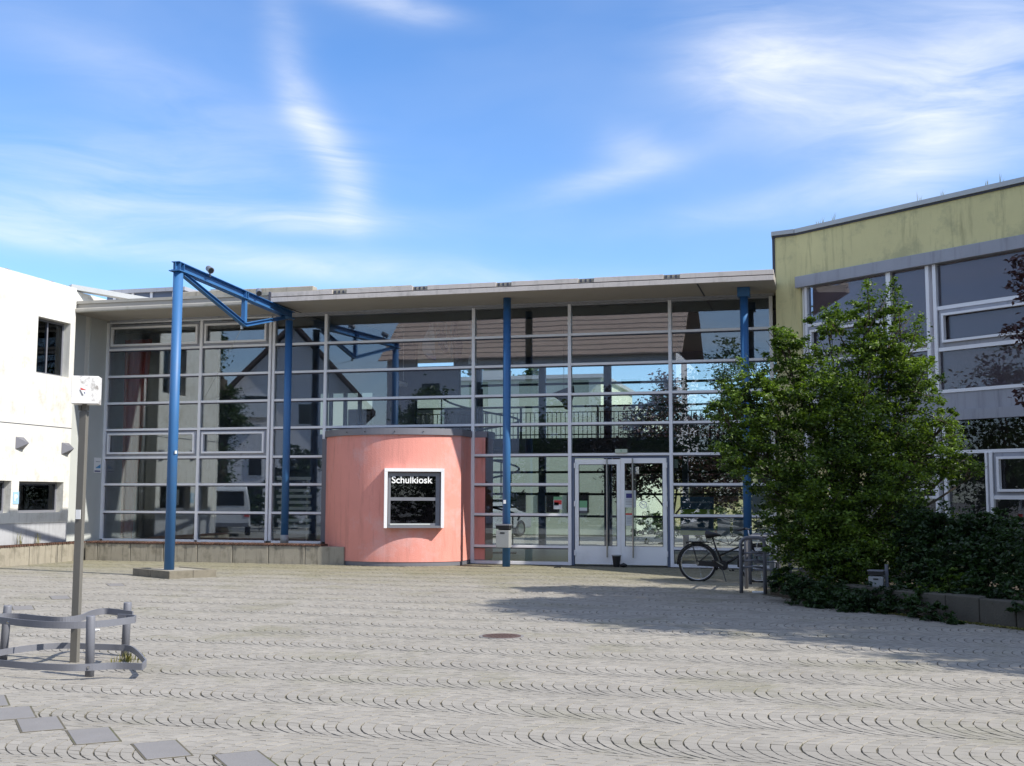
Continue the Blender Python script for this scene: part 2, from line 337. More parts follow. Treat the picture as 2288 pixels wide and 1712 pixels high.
def inside_poly(px, py, poly):
    r = np.zeros(px.shape, bool); n = len(poly); j = n-1
    for i in range(n):
        xi, yi = poly[i]; xj, yj = poly[j]
        c = ((yi > py) != (yj > py)) & (px < (xj-xi)*(py-yi)/(yj-yi+1e-12)+xi); r ^= c; j = i
    return r
# segmental arches of granite setts
PIT, STEP, NS = 0.985, 0.088, 12
Rr = 0.565; tm = math.asin(PIT/2/Rr)
cells = []
for k in range(-4, 19):
    yk = 7.46 + k*PIT
    xmin, xmax = -0.80*yk - 2.2, 0.24*yk + 2.0
    xmin = max(xmin, -18.2)
    ni = int((xmax-xmin)/STEP); phase = rng.uniform(0, STEP); xw = np.cumsum(rng.normal(0, .004, ni+1)); xw -= np.linspace(0, xw[-1], ni+1)
    for i in range(ni):
        x0 = xmin + i*STEP + phase + xw[i]*.6; off = rng.uniform(0, 1); cg = rng.choice([.8,.95,1.1])
        for j in range(-1, NS):
            a = (j+off)/NS; b = (j+1+off)/NS; a = max(a, 0.); b = min(b, 1.)
            if b - a < 0.02: continue
            cells.append((x0, yk, -tm+2*tm*a, -tm+2*tm*b, cg))
C = np.array(cells); n = len(C)
wobx = rng.normal(0, .0010, n)
gap = .0041*rng.uniform(.75, 1.25, n)*C[:,4]
def P4(dx, dth):   # corner positions
    th = np.where(dth == 0, C[:,2] + (.0016/Rr), C[:,3] - (.0016/Rr))
    x = C[:,0] - (Rr*np.cos(th) - Rr*math.cos(tm)) + wobx + dx*(STEP) + (1-2*dx)*gap/np.maximum(np.cos(th), .42)
    y = C[:,1] + Rr*np.sin(th)
    return x, y
cs = [P4(0, np.zeros(n)), P4(1, np.zeros(n)), P4(1, np.ones(n)), P4(0, np.ones(n))]
cxm = sum(c[0] for c in cs)/4; cym = sum(c[1] for c in cs)/4
# low-frequency waviness of the courses
def wav(x, y): return .018*np.sin(x*1.1+y*.7)+.012*np.sin(x*2.7-y*1.9+1)
keep = (cym < 25.1) & (cym > 4.2)
keep &= ~inside_poly(cxm, cym, PLC)
benchline = lambda x: 24.12 + x*0
keep &= ~((cxm < -10.3) & (cym > benchline(cxm)-.03)) & ~(cxm < -16.86)
keep &= ~((cxm+9.4)**2+(cym-25.9)**2 < 1.97**2) & ~inside_poly(cxm, cym, [(-1.2,19.3),(-.9,18.6),(.31,16.7),(2.25,14.6),(6,10),(9,12),(5,25),(-.6,25)])
idx = np.nonzero(keep)[0]
zt = rng.uniform(-.001, .001, n); tilt = rng.normal(0, .0008, (n, 4))
inset = .0011
V = np.zeros((n, 8, 3))
for q in range(4):
    x, y = cs[q]; w = wav(x, y); jit = rng.normal(0, .0015, (n, 2))
    X = x + jit[:,0]; Y = y + w + jit[:,1]
    V[:,q,0] = X; V[:,q,1] = Y; V[:,q,2] = -.0078
    cxx = cxm; cyy = cym + wav(cxm, cym); dx = cxx-X; dy = cyy-Y; L = np.sqrt(dx*dx+dy*dy)+1e-9; s = np.minimum(inset*1.5, L*.45)
    V[:,4+q,0] = X+dx/L*s; V[:,4+q,1] = Y+dy/L*s; V[:,4+q,2] = zt+tilt[:,q]
fq = np.array([(4,5,6,7),(0,1,5,4),(1,2,6,5),(2,3,7,6),(3,0,4,7)])
# the 300 that show largest are objects of their own
cx, cy = cxm[idx], cym[idx]
dep = cy*math.cos(YAW) - cx*math.sin(YAW); lat = cx*math.cos(YAW) + cy*math.sin(YAW)
hor = dep*math.cos(PITCH) - EYE*math.sin(PITCH); vv = (dep*math.sin(PITCH)+EYE*math.cos(PITCH))/hor
vis = (abs(lat/hor*FPX) < 1130) & (vv*FPX < 845) & (vv*FPX > 0)
order = idx[np.nonzero(vis)[0][np.argsort(hor[vis])]][:300]
near = set(order.tolist())
for q in order:
    v = V[q]; c = v.mean(axis=0)
    me = bpy.data.meshes.new('granite_sett'); me.from_pydata([tuple(p) for p in (v-c)], [], [tuple(f) for f in fq]); me.materials.append(MT['stone'])
    o = bpy.data.objects.new('granite_sett', me); COL.objects.link(o); o.location = c; o.parent = plaza
rest = np.array([i for i in idx if i not in near]); m_ = len(rest)
np_mesh('granite_setts_field', V[rest].reshape(-1, 3), (fq[None]+(np.arange(m_)*8)[:,None,None]).reshape(-1, 4), MT['stone'], plaza, kind='stuff')
for sx, sy, ss, sa in SLABS:
    ex = (math.cos(sa), math.sin(sa)); ey = (-math.sin(sa), math.cos(sa))
    MB().obox((sx, sy), ex, ey, -ss/2-.013, ss/2+.013, -.138, .138, -.01, .0022).build('slab_joint', MT['joint'], plaza)
    MB().obox((sx, sy), ex, ey, -ss/2, ss/2, -.125, .125, -.012, .0042).build('paving_slab', MT['slab'], plaza, bevel=.002)
# manhole
mh = thing('manhole_cover', (MAN[0], MAN[1], 0), 'round rusty brown manhole cover set in the granite paving', 'manhole cover')
ring = [(MAN[0]+MAN[2]*math.cos(t), MAN[1]+MAN[2]*math.sin(t)) for t in np.linspace(0, 2*math.pi, 33)[:-1]]
MB().prism([(MAN[0]+(p[0]-MAN[0])*1.17, MAN[1]+(p[1]-MAN[1])*1.17) for p in ring], -.011, .004).build('rim', MT['slab'], mh)
MB().prism(ring, -.003, .008).build('lid', MT['rust'], mh)
mm = MB()
for a in range(-4, 5):
    for b in range(-4, 5):
        if a*a+b*b < 17: mm.box(MAN[0]+a*.04-.012, MAN[0]+a*.04+.012, MAN[1]+b*.04-.012, MAN[1]+b*.04+.012, .0082, .012)
mm.build('studs', MT['rust'], mh)
# plinth with four kerb stones and fill
c0 = Vector((sum(p[0] for p in PLC)/4, sum(p[1] for p in PLC)/4))
inn = [(c0[0]+(p[0]-c0[0])*.84, c0[1]+(p[1]-c0[1])*.84) for p in PLC]
for i in range(4):
    j = (i+1) % 4
    for s0, s1 in ((0.004, .497), (.503, .996)):
        L = lambda A, B, t: (A[0]+(B[0]-A[0])*t, A[1]+(B[1]-A[1])*t)
        MB().prism([L(PLC[i],PLC[j],s0), L(PLC[i],PLC[j],s1), L(inn[i],inn[j],s1), L(inn[i],inn[j],s0)], -.02, .14).build('kerb_stone', MT['kerb_dark'], PL, bevel=.006)
MB().prism(inn, -.02, .125).build('infill', MT['concrete'], PL)

# ------------------------------------------------------------------ foliage helpers
def leaf_cloud(name, centers, normals_spread, size, mat_, parent, droop=0.0, aspect=1.9, kindtag='stuff'):
    n = len(centers); d = rng.normal(size=(n, 3)); d[:,2] = d[:,2]*.5 - droop; d /= np.linalg.norm(d, axis=1)[:,None]
    up = rng.normal(size=(n, 3))*normals_spread + np.array([0, 0, 1.0]); s = np.cross(d, up); s /= (np.linalg.norm(s, axis=1)[:,None]+1e-9); nn = np.cross(s, d)
    L = (size*rng.uniform(.65, 1.3, n))[:,None]; Wd = L/aspect
    a = centers - d*L*.5; b = centers + d*L*.5; l = centers - s*Wd*.5 + nn*L*.10 - d*L*.06; r = centers + s*Wd*.5 + nn*L*.10 - d*L*.06
    V = np.stack([a, r, b, l], 1).reshape(-1, 3)
    F = np.array([(0,1,2),(0,2,3)]); F = (F[None]+(np.arange(n)*4)[:,None,None]).reshape(-1, 3)
    t = dict(kind=kindtag) if kindtag else {}
    return np_mesh(name, V, F, mat_, parent, k=3, **t)
def blob_points(blobs, n_total, sub=26, subr=.30, shell=.55, clump_n=None):
    """points gathered in twigs inside ellipsoids, denser towards their skins"""
    vol = np.array([b[3]*b[4]*b[5] for b in blobs])**.72; vol /= vol.sum(); pts = []
    for b, w in zip(blobs, vol):
        nn = int(n_total*w); ns = max(4, int(nn/sub)); dirs = rng.normal(size=(ns, 3)); dirs /= np.linalg.norm(dirs, axis=1)[:,None]
        rad = rng.uniform(shell, 1.06, ns)**.8
        cc = dirs*rad[:,None]
        k = rng.integers(0, ns, nn); th = rng.normal(size=(nn, 3)); th[:,2] *= .55
        rr = np.array(b[3:6])
        p = cc[k]*rr + th*subr*rng.uniform(.5, 1, (ns, 1))[k]*min(1.0, rr.mean()/.8)
        pts.append(p+np.array(b[:3]))
    return np.concatenate(pts)
def limbs(mb, base, blobs, r0, n=8, bend=.15):
    base = Vector(base)
    for b in blobs:
        t = Vector(b[:3]); m1 = base.lerp(t, .35)+Vector((random.uniform(-1,1), random.uniform(-1,1), random.uniform(.2,1)))*bend*(t-base).length*.4; m2 = base.lerp(t, .7)+Vector((random.uniform(-1,1), random.uniform(-1,1), .3))*bend*.4*(t-base).length*.4
        r = r0*random.uniform(.6, 1)
        mb.tube([base, m1, m2, t], [r, r*.72, r*.45, r*.15], n)
        for _ in range(5):
            e = t + Vector((random.uniform(-1,1)*b[3], random.uniform(-1,1)*b[4], random.uniform(-.3,1)*b[5]))*.85
            s = m2.lerp(t, random.uniform(0, .9)); mb.tube([s, s.lerp(e, .5)+Vector((0,0,.05)), e], [r*.28, r*.18, r*.06], 5)
def tree(name, base, h_trunk, r, blobs, nleaf, size, m, label, group=None, cat='tree', sub=26, subr=.3):
    t = thing(name, base, label, cat, group)
    tr = MB(); b = Vector(base); top = b+Vector((random.uniform(-.1,.1), random.uniform(-.1,.1), h_trunk))
    tr.tube([b+Vector((0,0,-.05)), b+Vector((0,0,.15)), b.lerp(top, .5)+Vector((.05,.03,0)), top], [r*1.5, r*1.1, r*.9, r*.75], 12)
    limbs(tr, top, blobs, r*.6)
    tr.build('trunk', MT['bark'], t, smooth=True)
    leaf_cloud('crown', blob_points(blobs, nleaf, sub=sub, subr=subr), .7, size, m, t)
    return t

# ------------------------------------------------------------------ MAIN HALL
FY = 25.6
XA, XB, XC, XD, XE, XF, XG, XH = -17.41, -14.78, -12.86, -11.45, -7.76, -5.49, -3.22, -1.03
ZR = [5.83, 5.165, 4.487, 3.812, 3.147, 2.453, 1.79, 1.113, .42]
hall = thing('glass_hall', (-9, 27, 0), 'long flat roofed school entrance hall with a gridded glass front', 'school building')
mull = lambda x, z0, z1, w=.075: MB().box(x-w/2, x+w/2, FY-.06, FY+.08, z0, z1).build('mullion', MT['alu'], hall, bevel=.004)
for x, z0 in ((XA, .44), (XB, .44), (XC-.05, .44), (XC+.05, .44), (XD, .44), (XE, 0), (XF, 0), (XG, 0), (XH, 0)): mull(x, z0, 5.86, .065 if x in (XC-.05, XC+.05) else .075)
for x in (XA-.075,): MB().box(x-.03, x+.03, FY-.02, FY+.1, .44, 5.86).build('edge_trim', MT['blue_grey'], hall)
bays = [(XA, XB), (XB, XC-.05), (XC+.05, XD), (XD, XE), (XE, XF), (XF, XG), (XG, XH)]
KZ = 3.03
def transom(x0, x1, z, h=.055, m='alu'):
    MB().box(x0+.039, x1-.039, FY-.055, FY+.06, z-h/2, z+h/2).build('transom', MT[m], hall, bevel=.003)
    MB().box(x0+.039, x1-.039, FY-.03, FY+.05, z-h/2-.024, z-h/2-.001).build('transom_shade_line', MT['alu_dark'], hall)  # shade below the transom drawn as a dark strip, no separate part
def pane(x0, x1, z0, z1):
    MB().box(x0+.02, x1-.02, FY+.005, FY+.029, z0+.01, z1-.01).build('glass_pane', GL, hall)
def casement(x0, x1, z0, z1):
    o = MB(); a, b, c, d = x0+.10, x1-.10, z0+.09, z1-.09; w = .045
    o.box(a, b, FY-.085, FY+.0, c, c+w); o.box(a, b, FY-.085, FY+.0, d-w, d); o.box(a, a+w, FY-.085, FY+.0, c+w, d-w); o.box(b-w, b, FY-.085, FY+.0, c+w, d-w)
    f = o.build('casement_frame', MT['alu'], hall)
    s = MB(); s.box(x0+.04, x1-.04, FY-.02, FY+.003, z0+.03, c-.003); s.box(x0+.04, x1-.04, FY-.02, FY+.003, d+.003, z1-.03); s.box(x0+.04, a-.003, FY-.02, FY+.003, c, d); s.box(b+.003, x1-.04, FY-.02, FY+.003, c, d)
    s.build('frame_backing', MT['lintel'], f)
for bi, (x0, x1) in enumerate(bays):
    MB().box(x0+.039, x1-.039, FY-.055, FY+.06, 5.83, 5.875).build('head_rail', MT['alu'] if bi < 2 else MT['lintel'], hall)
    zs = ZR[:] if bi < 3 else (ZR[:-1]+[.40, .035] if bi > 3 else [z for z in ZR if z > KZ-.02])
    for i in range(1, len(zs)):
        z0, z1 = zs[i], zs[i-1]
        if bi == 5 and zs[i-1] < 2.5: continue
        pane(x0, x1, z0, z1)
        transom(x0, x1, z0, .07 if z0 < .1 or (bi < 3 and i == len(zs)-1) else .055)
        if bi < 2 and i in (1, 5): casement(x0, x1, z0, z1)
    if bi == 3: pane(x0, x1, KZ, ZR[4])
# raised floor kerb under the left glass
MB().box(XA-.3, XD+.05, FY-.03, FY+.3, .0, .40).build('sill_kerb', MT['concrete'], hall)
# canopy roof
rf = MB().box(-17.43, -.88, 23.83, 36.2, 5.90, 6.05).build('roof_slab', MT['soffit'], hall)
MB().box(-17.12, -12.05, 23.74, 23.83, 5.84, 5.945).build('gutter', MT['fascia_old'], hall, bevel=.03, label='weathered grey gutter edge at the left end of the canopy')
MB().box(-17.12, -12.05, 23.80, 23.95, 6.052, 6.12).build('roof_edge', MT['fascia_old'], hall)
x = -12.04; brk = [-10.35, -8.45, -6.55, -4.75, -2.95]
MB().box(-12.02, -.89, 23.76, 23.828, 5.885, 5.985).build('fascia_board', MT['fascia'], hall, bevel=.004, label='pinkish white lower fascia board of the canopy')
MB().box(-12.02, -.89, 23.80, 23.828, 5.987, 6.005).build('shadow_gap', MT['alu_dark'], hall)
xs = [-12.02]+brk+[-.89]
for i in range(len(xs)-1):
    MB().box(xs[i]+(.17 if i else 0), xs[i+1]-(.17 if i < len(xs)-2 else 0), 23.775, 23.95, 6.007, 6.105).build('coping_panel', MT['fascia'], hall, bevel=.004)
for b in brk:
    br = MB().box(b-.168, b+.168, 23.80, 23.95, 6.007, 6.095).build('coping_joint', MT['concrete'], hall)
    s_ = MB()
    for k in range(3): s_.box(b-.13+k*.1, b-.09+k*.1, 23.785, 23.80, 6.02, 6.08)
    s_.build('clamps', MT['alu_dark'], br, kind='stuff')
MB().box(-12.06, -12.03, 23.74, 23.95, 5.86, 6.12).build('joint_flashing', MT['alu_dark'], hall)
# soffit joints
for x0 in (-12.06, -2.45): MB().box(x0, x0+.025, 23.85, 25.5, 5.888, 5.9).build('soffit_joint', MT['alu_dark'], hall)
MB().box(-17.3, -.95, 25.42, 25.535, 5.86, 5.899).build('soffit_trim', MT['lintel'], hall)
# parapet, roof lights
MB().box(-15.9, -12.2, 26.4, 26.65, 6.06, 6.74).build('parapet', MT['concrete'], hall, bevel=.02)
MB().box(-12.2, -9.6, 26.4, 26.6, 6.06, 6.64).build('parapet', MT['concrete'], hall, bevel=.02)
rl = MB().box(-18.2, -16.05, 26.6, 29.5, 6.06, 6.80).build('roof_light', MT['blue_grey'], hall)
MB().box(-18.3, -15.85, 26.5, 29.6, 6.80, 6.90).build('roof_light_lid', MT['lintel'], rl)
for x0 in (-18.0, -17.45, -16.9, -16.25): MB().box(x0, x0+.07, 26.57, 26.6, 6.3, 6.8).build('roof_light_post', MT['alu'], rl)
MB().box(-15.5, -15.3, 27.5, 27.7, 6.05, 7.12).build('vent_pipe', MT['white_render'], hall)
MB().box(-15.62, -15.18, 27.4, 27.8, 6.9, 6.97).build('vent_collar', MT['zinc'], hall)
sk = MB().box(-4.9, -2.75, 25.0, 27.5, 6.06, 6.27).build('skylight_kerb', MT['zinc'], hall)
MB().box(-6.1, -4.2, 25.2, 28, 6.05, 6.24).build('skylight_kerb', MT['blue_grey'], hall)
MB().beam((-17.6,24.2,6.55), (-14.9,27.6,6.25), .25, .12).build('roof_flashing', MT['zinc'], hall)
# interior
MB().box(XD-.02, XH+.1, FY+.1, 35.6, -.02, .012).build('hall_floor', MT['floor_in'], hall)
MB().box(XA-.1, XD-.03, FY+.1, 31.2, .0, .43).build('raised_floor', MT['floor_in'], hall)
MB().box(XA-.1, -14.2, 31.2, 31.4, .0, 5.9).build('inner_wall', MT['grey_in'], hall); MB().box(-14.2, -12.5, 31.2, 31.4, 4.5, 5.9).build('inner_wall', MT['grey_in'], hall); [MB().box(x0, x0+.09, 31.2, 31.3, 3.3, 4.5).build('inner_mullion', MT['bluebeam'], hall) for x0 in (-13.85,-13.4,-12.95)]; MB().box(-14.2, -12.5, 31.2, 31.4, .0, 3.3).build('inner_wall', MT['grey_in'], hall); MB().box(-12.5, -11.2, 31.2, 31.4, .0, 5.9).build('inner_wall', MT['grey_in'], hall); MB().box(-11.2, -9.9, 31.2, 31.4, 4.3, 5.2).build('inner_wall', MT['grey_in'], hall)
MB().box(XA-.25, XA-.12, FY+.1, 36, 0, 5.9).build('side_wall', MT['grey_in'], hall)
MB().box(XH+.12, XH+.3, FY+.1, 36, 0, 5.9).build('side_wall', MT['grey_in'], hall)
MB().box(XA, XH+.1, FY+.10, FY+.26, 5.60, 5.895).build('head_beam', MT['dark_in'], hall)
yb = FY+.4
for i in range(9):
    MB().box(-11.2, -2.95-(.16*i), yb, yb+1.0, 5.86, 5.89).build('ceiling_board', MT['ceil'], hall); yb += 1.035
MB().box(-17.4, -11.24, FY+.4, 31.1, 5.84, 5.89).build('ceiling_panel', MT['bluebeam'], hall)
MB().box(-11.3, XH+.1, 35.05, 35.35, 5.60, 5.95).build('rear_beam', MT['bluebeam'], hall)
BY = 35.5
for x0, w in ((-16.2,.2),(-13.2,.14),(-10.6,.2),(-8.5,.2),(-6.42,.22),(-4.05,.16),(-1.15,.2)):
    MB().box(x0-w/2, x0+w/2, BY-.1, BY+.1, 0, 5.6).build('rear_post', MT['bluebeam'], hall)
for z in (5.04, 2.28, 1.6, .92): MB().box(-16.2, -1.1, BY-.05, BY+.05, z-.035, z+.035).build('rear_rail', MT['dark_metal'], hall)
for a, b in ((-13.2,-10.6),(-10.6,-8.5),(-8.5,-6.42),(-6.42,-4.05),(-4.05,-1.15)): MB().box(a+.12, b-.12, BY+.0, BY+.014, .05, 5.58).build('rear_pane', GLB, hall)
# gallery
MB().box(-12.9, XH+.1, 31.6, 35.0, 2.74, 3.14).build('gallery_slab', MT['dark_metal'], hall)
rail = MB(); rail.cyl((-12.9,31.65,4.02), (XH+.1,31.65,4.02), .028, 8); rail.cyl((-12.9,31.65,3.86), (XH+.1,31.65,3.86), .014, 6); rail.cyl((-12.9,31.65,3.24), (XH+.1,31.65,3.24), .018, 6)
gr = rail.build('gallery_handrail', MT['dark_metal'], hall)
x0 = -12.8
while x0 < XH:
    MB().box(x0-.009, x0+.009, 31.641, 31.659, 3.14, 3.86).build('baluster', MT['dark_metal'], gr); x0 += .125
for x0 in (-12.7,-10.4,-8.2,-6,-3.8,-1.6): MB().box(x0-.025, x0+.025, 31.62, 31.68, 3.14, 4.02).build('rail_post', MT['dark_metal'], gr)
# spiral stair rail beyond the kiosk
st = thing('spiral_stair', (-9.0, 30.2, 0), 'dark spiral stair rail curling behind the glass right of the kiosk top', 'spiral stair')
h = MB(); pts = []
for i in range(60):
    t = i*.28; pts.append((-8.9+1.05*math.cos(t), 30.0+1.05*math.sin(t), .9+i*.058))
h.tube(pts, .028, 6); hr = h.build('handrail', MT['dark_metal'], st)
MB().cyl((-8.9,30.0,0), (-8.9,30.0,4.4), .07, 12).build('centre_post', MT['dark_metal'], st)
for i in range(0, 50, 3):
    t = i*.28; z = i*.058
    MB().prism([(-8.9+.07*math.cos(t),30+.07*math.sin(t)),(-8.9+1.0*math.cos(t),30+1.0*math.sin(t)),(-8.9+1.0*math.cos(t+.42),30+1.0*math.sin(t+.42))], z, z+.05).build('stair_tread', MT['dark_metal'], st)
for i in range(3, 58, 6):
    t = i*.28; MB().cyl((-8.9+1.05*math.cos(t),30+1.05*math.sin(t), max(0,i*.058)), (-8.9+1.05*math.cos(t),30+1.05*math.sin(t), .9+i*.058), .02, 6).build('rail_post', MT['dark_metal'], st)
# red curtain at the far left
cu = MB(); P = []
for i in range(25):
    u = i/24; P.append((XA+.10+.75*u, FY+.55+.06*math.sin(u*26)))
for i in range(24):
    a, b = P[i], P[i+1]; f0 = i/24; f1 = (i+1)/24
    cu.hexa([(a[0]*.4+(XA+.2)*.6,a[1],.45),(b[0]*.4+(XA+.2)*.6,b[1],.45),(b[0]*.4+(XA+.2)*.6,b[1]+.01,.45),(a[0]*.4+(XA+.2)*.6,a[1]+.01,.45),(a[0],a[1],5.5),(b[0],b[1],5.5),(b[0],b[1]+.01,5.5),(a[0],a[1]+.01,5.5)])
tag(cu.build('curtain', MT['redcloth']), 'dark red gathered curtain hanging inside the leftmost bay of the glass hall', 'curtain')
# radiator of pale slats behind the pane right of the middle blue post
rd = thing('slat_stack', (-12.2, 25.8, .43), 'tall column of pale horizontal slats behind the glass next to the kiosk', 'radiator')
zr = 1.97
for i in range(10):
    if i != 6:
        MB().box(-12.72+.03*(i % 3), -11.84+.03*(i % 2), 25.68, 25.73, zr-.075, zr).build('slat', MT['white'], rd, bevel=.006)
    zr -= .142
for x0 in (-12.62, -11.95): MB().box(x0-.012, x0+.012, 25.735, 25.76, .45, 1.97).build('upright', MT['steel'], rd)
MB().beam((-11.72,26.2,1.75), (-11.6,26.2,.45), .035, .035).build('leaning_stick', MT['brass']); tag(bpy.data.objects['leaning_stick'], 'thin wooden stick leaning behind the glass beside the pale slats', 'stick')

# hanging foil shapes
def hanging(name, pts, Y, m, label):
    b = MB(); P = [onY(px, py, Y+random.uniform(-.1,.1)) for px, py in pts]; c = sum(P, Vector())/len(P)
    n_ = len(P); cA = c+Vector((0,-.12,0)); cB = c+Vector((0,.12,0))
    for i in range(n_):
        b.quad(P[i], P[(i+1) % n_], cA); b.quad(P[(i+1) % n_], P[i], cB)
    b.tube([c+Vector((0,0,.1)), (c.x, c.y, 5.85)], .006, 4)
    return tag(b.build(name, m), label, 'hanging art', 'foil shapes hanging in the hall')
D4 = lambda x, y: (820+x*.18127, 660+y*.18127)
H_ = [([(810,300),(835,500),(840,740),(850,800),(700,740),(675,640),(700,520),(760,400)], 'foil', 'large crinkled silver foil sheet hanging behind the glass above the kiosk'),
 ([(690,720),(760,760),(850,745),(853,802),(760,790)], 'bluefoil', 'small blue foil scrap under the large silver sheet'),
 ([(890,410),(910,440),(840,500),(850,470)], 'foil', 'small pointed silver scrap to the right of the large foil sheet'),
 ([(1045,340),(1055,420),(1030,500),(1025,420)], 'foil', 'thin silver strip hanging in the hall left of the second mullion'),
 ([(1040,560),(1070,660),(1040,830),(1030,700)], 'foil', 'long twisted silver strip below the thin one'),
 ([(960,570),(1000,640),(1015,670),(970,640),(950,600)], 'foil', 'curved hook shaped silver scrap hanging in the hall'),
 ([(1280,320),(1290,440),(1255,400)], 'foil', 'short silver scrap hanging close beside the mullion'),
 ([(1285,680),(1290,850),(1250,850),(1260,740)], 'foil', 'long silver scrap hanging low beside the mullion'),
 ([(225,295),(280,300),(278,345),(230,335)], 'foil', 'small square white card hanging under the ceiling'),
 ([(385,400),(440,360),(440,440)], 'foil', 'small white triangle hanging under the ceiling near the card'),
 ([(1050,280),(1115,280),(1110,460),(1190,600),(1150,800),(1080,860),(1060,700)], 'navyfoil', 'slate blue twisted cloth hanging left of the mullion'),
 ([(860,500),(920,430),(970,470),(990,560),(1000,690),(960,710),(880,620)], 'navyfoil', 'dark blue curved cloth hanging in the middle of the foil shapes'),
 ([(390,1050),(510,1090),(490,1130),(395,1120)], 'foil', 'flat pale scrap hanging low over the gallery rail')]
for pts, m, lab in H_: hanging('foil_shape', [D4(*p) for p in pts], 26.5, MT[m], lab)
kp = [(1221,884),(1262,868),(1282,862),(1284,880),(1272,916),(1262,915),(1256,900),(1240,888)]
hanging('kite', kp, 28.9, MT['brownkite'], 'brown cloth kite hanging in front of the pale green wall'); o = bpy.data.objects['kite']; del o['group']; o['category'] = 'kite'
hanging('pennant', [D4(930,265), D4(970,265), D4(945,370)], 28.6, MT['navyfoil'], 'small dark pointed pennant under the ceiling'); o = bpy.data.objects['pennant']; del o['group']; o['category'] = 'pennant'

# steel columns
def column(x, y, z0, z1, label):
    t = thing('steel_column', (x, y, z0), label, 'column', 'blue columns under the canopy')
    MB().cyl((x,y,z0), (x,y,z1), .086, 28).build('shaft', MT['blue'], t, smooth=True); return t
cm = column(-6.70, 24.62, 0, 5.898, 'round blue column right of the kiosk carrying a grey litter bin')
cr = column(-1.54, 24.62, 0, 5.70, 'round blue column behind the bicycle at the right end of the canopy')
MB().box(-1.67,-1.41,24.49,24.75,5.70,5.897).build('head_block', MT['blue'], cr, bevel=.01)
# gantry
GX = -12.08
gx = lambda y: -11.93 - (y-19.7)*.0291
ga = thing('steel_gantry', (GX, 19.7, .14), 'blue steel post and triangulated beam reaching from the forecourt to the canopy', 'gantry')
MB().cyl((gx(19.7),19.7,.125), (gx(19.7),19.7,5.81), .094, 32).build('post', MT['blue'], ga, smooth=True)
MB().cyl((GX,24.85,.62), (GX,24.85,5.62), .086, 28).build('post', MT['blue'], ga, smooth=True)
MB().cyl((GX,24.85,.42), (GX,24.85,.62), .094, 28).build('post_sleeve', MT['bin'], ga, smooth=True)
def ibeam(p, q, w, h, t=.012):
    p, q = Vector(p), Vector(q); d = (q-p).normalized(); s = d.cross(Vector((0,0,1))).normalized(); u = s.cross(d)
    b = MB(); b.beam(p+u*(h/2-t/2), q+u*(h/2-t/2), w, t, u); b.beam(p-u*(h/2-t/2), q-u*(h/2-t/2), w, t, u); b.beam(p, q, t, h-2*t, u); return b
ib = ibeam((gx(19.58),19.58,5.905), (gx(25.),25.0,5.76), .17, .17); 
for y in (19.64, 19.78, 22.45, 22.55): zb0 = 5.905-(y-19.58)*.0268; ib.box(gx(y)-.08, gx(y)+.08, y, y+.012, zb0-.07, zb0+.07)
ib.build('beam', MT['blue'], ga)
MB().box(gx(19.7)-.12, gx(19.7)+.12, 19.55, 19.85, 5.80, 5.818).build('cap_plate', MT['blue'], ga)
ibeam((gx(19.85),19.85,5.80), (gx(22.56),22.56,5.19), .10, .08, .010).build('brace', MT['blue'], ga)
ibeam((gx(22.56),22.56,5.19), (gx(24.6),24.6,5.66), .10, .08, .010).build('brace', MT['blue'], ga)
MB().box(gx(22.5)-.045, gx(22.5)+.045, 22.47, 22.57, 5.22, 5.75).build('strut', MT['blue'], ga)
MB().cyl((GX,22.56,5.10),(GX,22.56,5.18),.03,8).build('hanger_eye', MT['steel'], ga)
MB().cyl((GX,22.56,5.12),(-14.6,FY-.12,3.9),.004,4).build('guy_wire', MT['steel'], ga)
for y0, zz, rot in ((20.75, 6.00, .2), (23.0, 5.93, 1.0)):
    l = MB(); c = Vector((gx(y0)+.10, y0, zz+.05)); d = Vector((math.cos(rot)*.6, -.5, -.35)).normalized()
    l.tube([c-d*.10, c-d*.085, c+d*.07, c+d*.09], [.04, .058, .062, .068], 18); f = l.build('floodlight', MT['guard'], ga, smooth=True)
    MB().tube([c+d*.091, c+d*.094], .052, 16).build('lens', MT['win_dark'], f)
    MB().beam((gx(y0)+.06, y0+.1, 5.92), (gx(y0)+.10, y0, zz+.05), .03, .03).build('bracket', MT['guard'], f)
tag(MB().box(gx(19.6)+.084,gx(19.6)+.1,19.62,19.68,2.30,2.36).build('sticker', MT['paper']), 'small pale sticker on the front blue gantry post at head height', 'sticker')
# sticker on mid column
tag(MB().box(-6.745,-6.69,24.527,24.533,1.36,1.44).build('sticker', MT['white']), 'torn white sticker on the blue column above the litter bin', 'sticker')
def litter_bin(name, x, y, z0, label, rot=0.0, k=1.0):
    t = thing(name, (x, y, z0), label, 'litter bin', 'grey litter bins')
    ex = (k*math.cos(rot), k*math.sin(rot)); ey = (-k*math.sin(rot), k*math.cos(rot))
    MB().obox((x,y), ex, ey, -.145, .145, -.11, .11, z0, z0+.37*k).build('body', MT['bin'], t, bevel=.008)
    MB().obox((x,y), ex, ey, -.05, .05, -.114, -.109, z0+.30*k, z0+.33*k).build('slot', MT['black'], t)
    MB().obox((x,y), ex, ey, -.15, .15, -.10, .11, z0+.40*k, z0+.47*k).build('opening', MT['black'], t)
    MB().obox((x,y), ex, ey, -.16, .16, -.13, .12, z0+.47*k, z0+.50*k).build('lid', MT['guard'], t, bevel=.004)
    MB().obox((x,y), ex, ey, -.145, .145, .09, .108, z0+.37*k, z0+.47*k).build('back_plate', MT['guard'], t)
    return t
litter_bin('litter_bin', -6.70, 24.40, .42, 'grey metal litter bin strapped to the round blue column beside the door')
